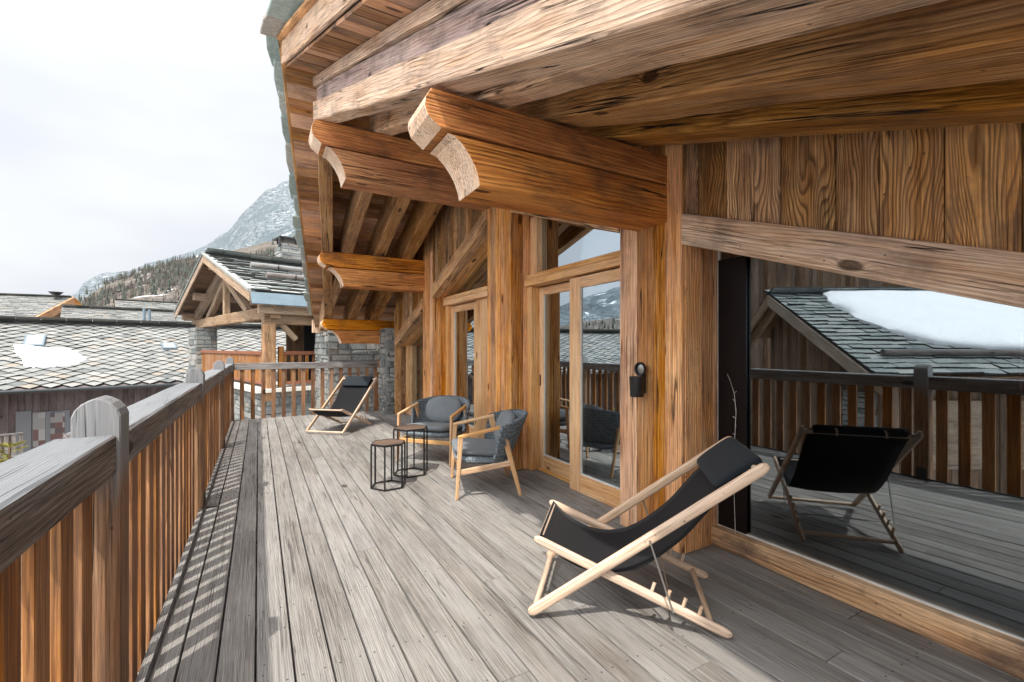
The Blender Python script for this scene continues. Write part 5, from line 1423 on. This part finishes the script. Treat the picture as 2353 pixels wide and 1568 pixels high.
def twig_tree(m, p, h, seedr):
    vs = []; fs = []
    for q in range(14):
        z0 = h*(0.1 + 0.6*seedr.random()); t_ = seedr.random()*2*pi; rr = h*(0.08 + 0.14*seedr.random())*(1.1 - z0/h)
        e = p + Vector((rr*cos(t_), rr*sin(t_), z0 + h*0.25)); s_ = p + Vector((0, 0, z0)); sd = Vector((-sin(t_), cos(t_), 0))*h*0.012; b = len(vs)
        vs += [s_ - sd, s_ + sd, e + sd*0.6, e - sd*0.6]; fs.append((b, b+1, b+2, b+3))
    b = len(vs); vs += [p + Vector((-0.012*h, 0, 0)), p + Vector((0.012*h, 0, 0)), p + Vector((0, 0, h)), p + Vector((0, -0.012*h, 0)), p + Vector((0, 0.012*h, 0))]; fs += [(b, b+1, b+2), (b+3, b+4, b+2)]
    m.add(vs, fs, tone=seedr.random(), off=False, origin=(0, 0, 0))
cnt = 0
for _ in range(14000):
    az = rt.uniform(-70, 12) if rt.random() < 0.25 else rt.uniform(-18, 6); f = rt.random()**0.7
    i = int((az+80)/175*NAB); k = int(f*NRB)
    if not (0 <= i < NAB and 0 <= k < NRB): continue
    p = Vector(vB[i*(NRB+1)+k]); dens = noise.noise(p*0.02)
    if dens < -0.18 or rt.random() > 0.55 + dens: continue
    p = p + Vector((rt.uniform(-2, 2), rt.uniform(-2, 2), -0.3))
    if rt.random() < 0.22: tree_at(ms, p, rt.uniform(2.5, 6.0), rt.uniform(0.7, 1.1), 5, rt)
    else: twig_tree(ml, p, rt.uniform(2.5, 5.5), rt)
    cnt += 1
ms.build('spruce_wood', M['spruce'], label='dark spruces scattered over the hill below the cliff', cat='wood', kind='stuff')
ml.build('larch_wood', M['larch'], label='bare grey larches covering the hill below the cliff', cat='wood', kind='stuff')
# single young conifer by the left border
tp_ = at(22, 1085, 6.3); TZ = tp_.z - 1.3
r = empty('conifer', (tp_.x, tp_.y, GZ), label='yellow green young conifer at the left border below the railing', cat='tree')
hT = E + (800-1004)/1044.0*6.3 - GZ
m = MB(); m.tube([(0, 0, 0), (0, 0, hT*0.97)], [0.06, 0.008], 8); m.build('trunk', M['brownwood'], r)
m = MB(); rr_ = random.Random(5)
M['needle'] = m_tree('yellow_green_needles', (0.16, 0.15, 0.04), (0.32, 0.29, 0.10))
for q in range(150):
    h = hT*(0.3 + 0.68*rr_.random()); L = (hT - h)*0.32 + 0.10; t_ = rr_.random()*2*pi; d = Vector((cos(t_), sin(t_), 0.35)).normalized(); s0 = Vector((0, 0, h))
    for k in range(16):
        c = s0 + d*L*(0.15 + 0.85*k/16); sd = d.cross(ZUP).normalized()
        for sg in (-1, 1):
            e = c + (sd*sg + d*0.8 + ZUP*rr_.uniform(-0.3, 0.5)).normalized()*0.07
            w_ = ZUP*0.006
            b = [c - w_, c + w_, e + w_*0.3]; m.add(b, [(0, 1, 2)], tone=rr_.random(), off=False, origin=(0, 0, 0))
    m.add([s0, s0 + sd*0.008, s0 + d*L], [(0, 1, 2)], tone=0.2, off=False, origin=(0, 0, 0))
m.build('crown', M['needle'], r)
# dark timber fence below
fp = at(100, 1050, 9.0)
r = empty('garden_fence', (fp.x, fp.y, fp.z), math.atan2(VA.y, VA.x), label='low dark slatted fence beside the young conifer, below the grey doors', cat='fence')
m = MB(); m.box((-1.2, -0.02, 0.02), (1.6, 0.02, 0.07)); m.build('cap_rail', M['cap'], r)
for k in range(18):
    m = MB(); m.box((-1.15 + k*0.155, -0.01, -0.7), (-1.07 + k*0.155, 0.01, 0.019), axis=(0, 0, 1)); m.build('slat', M['mauvewood'], r)

for p_ in (h1, far1, far2, far3, h2, h3, h4): kids(p_)
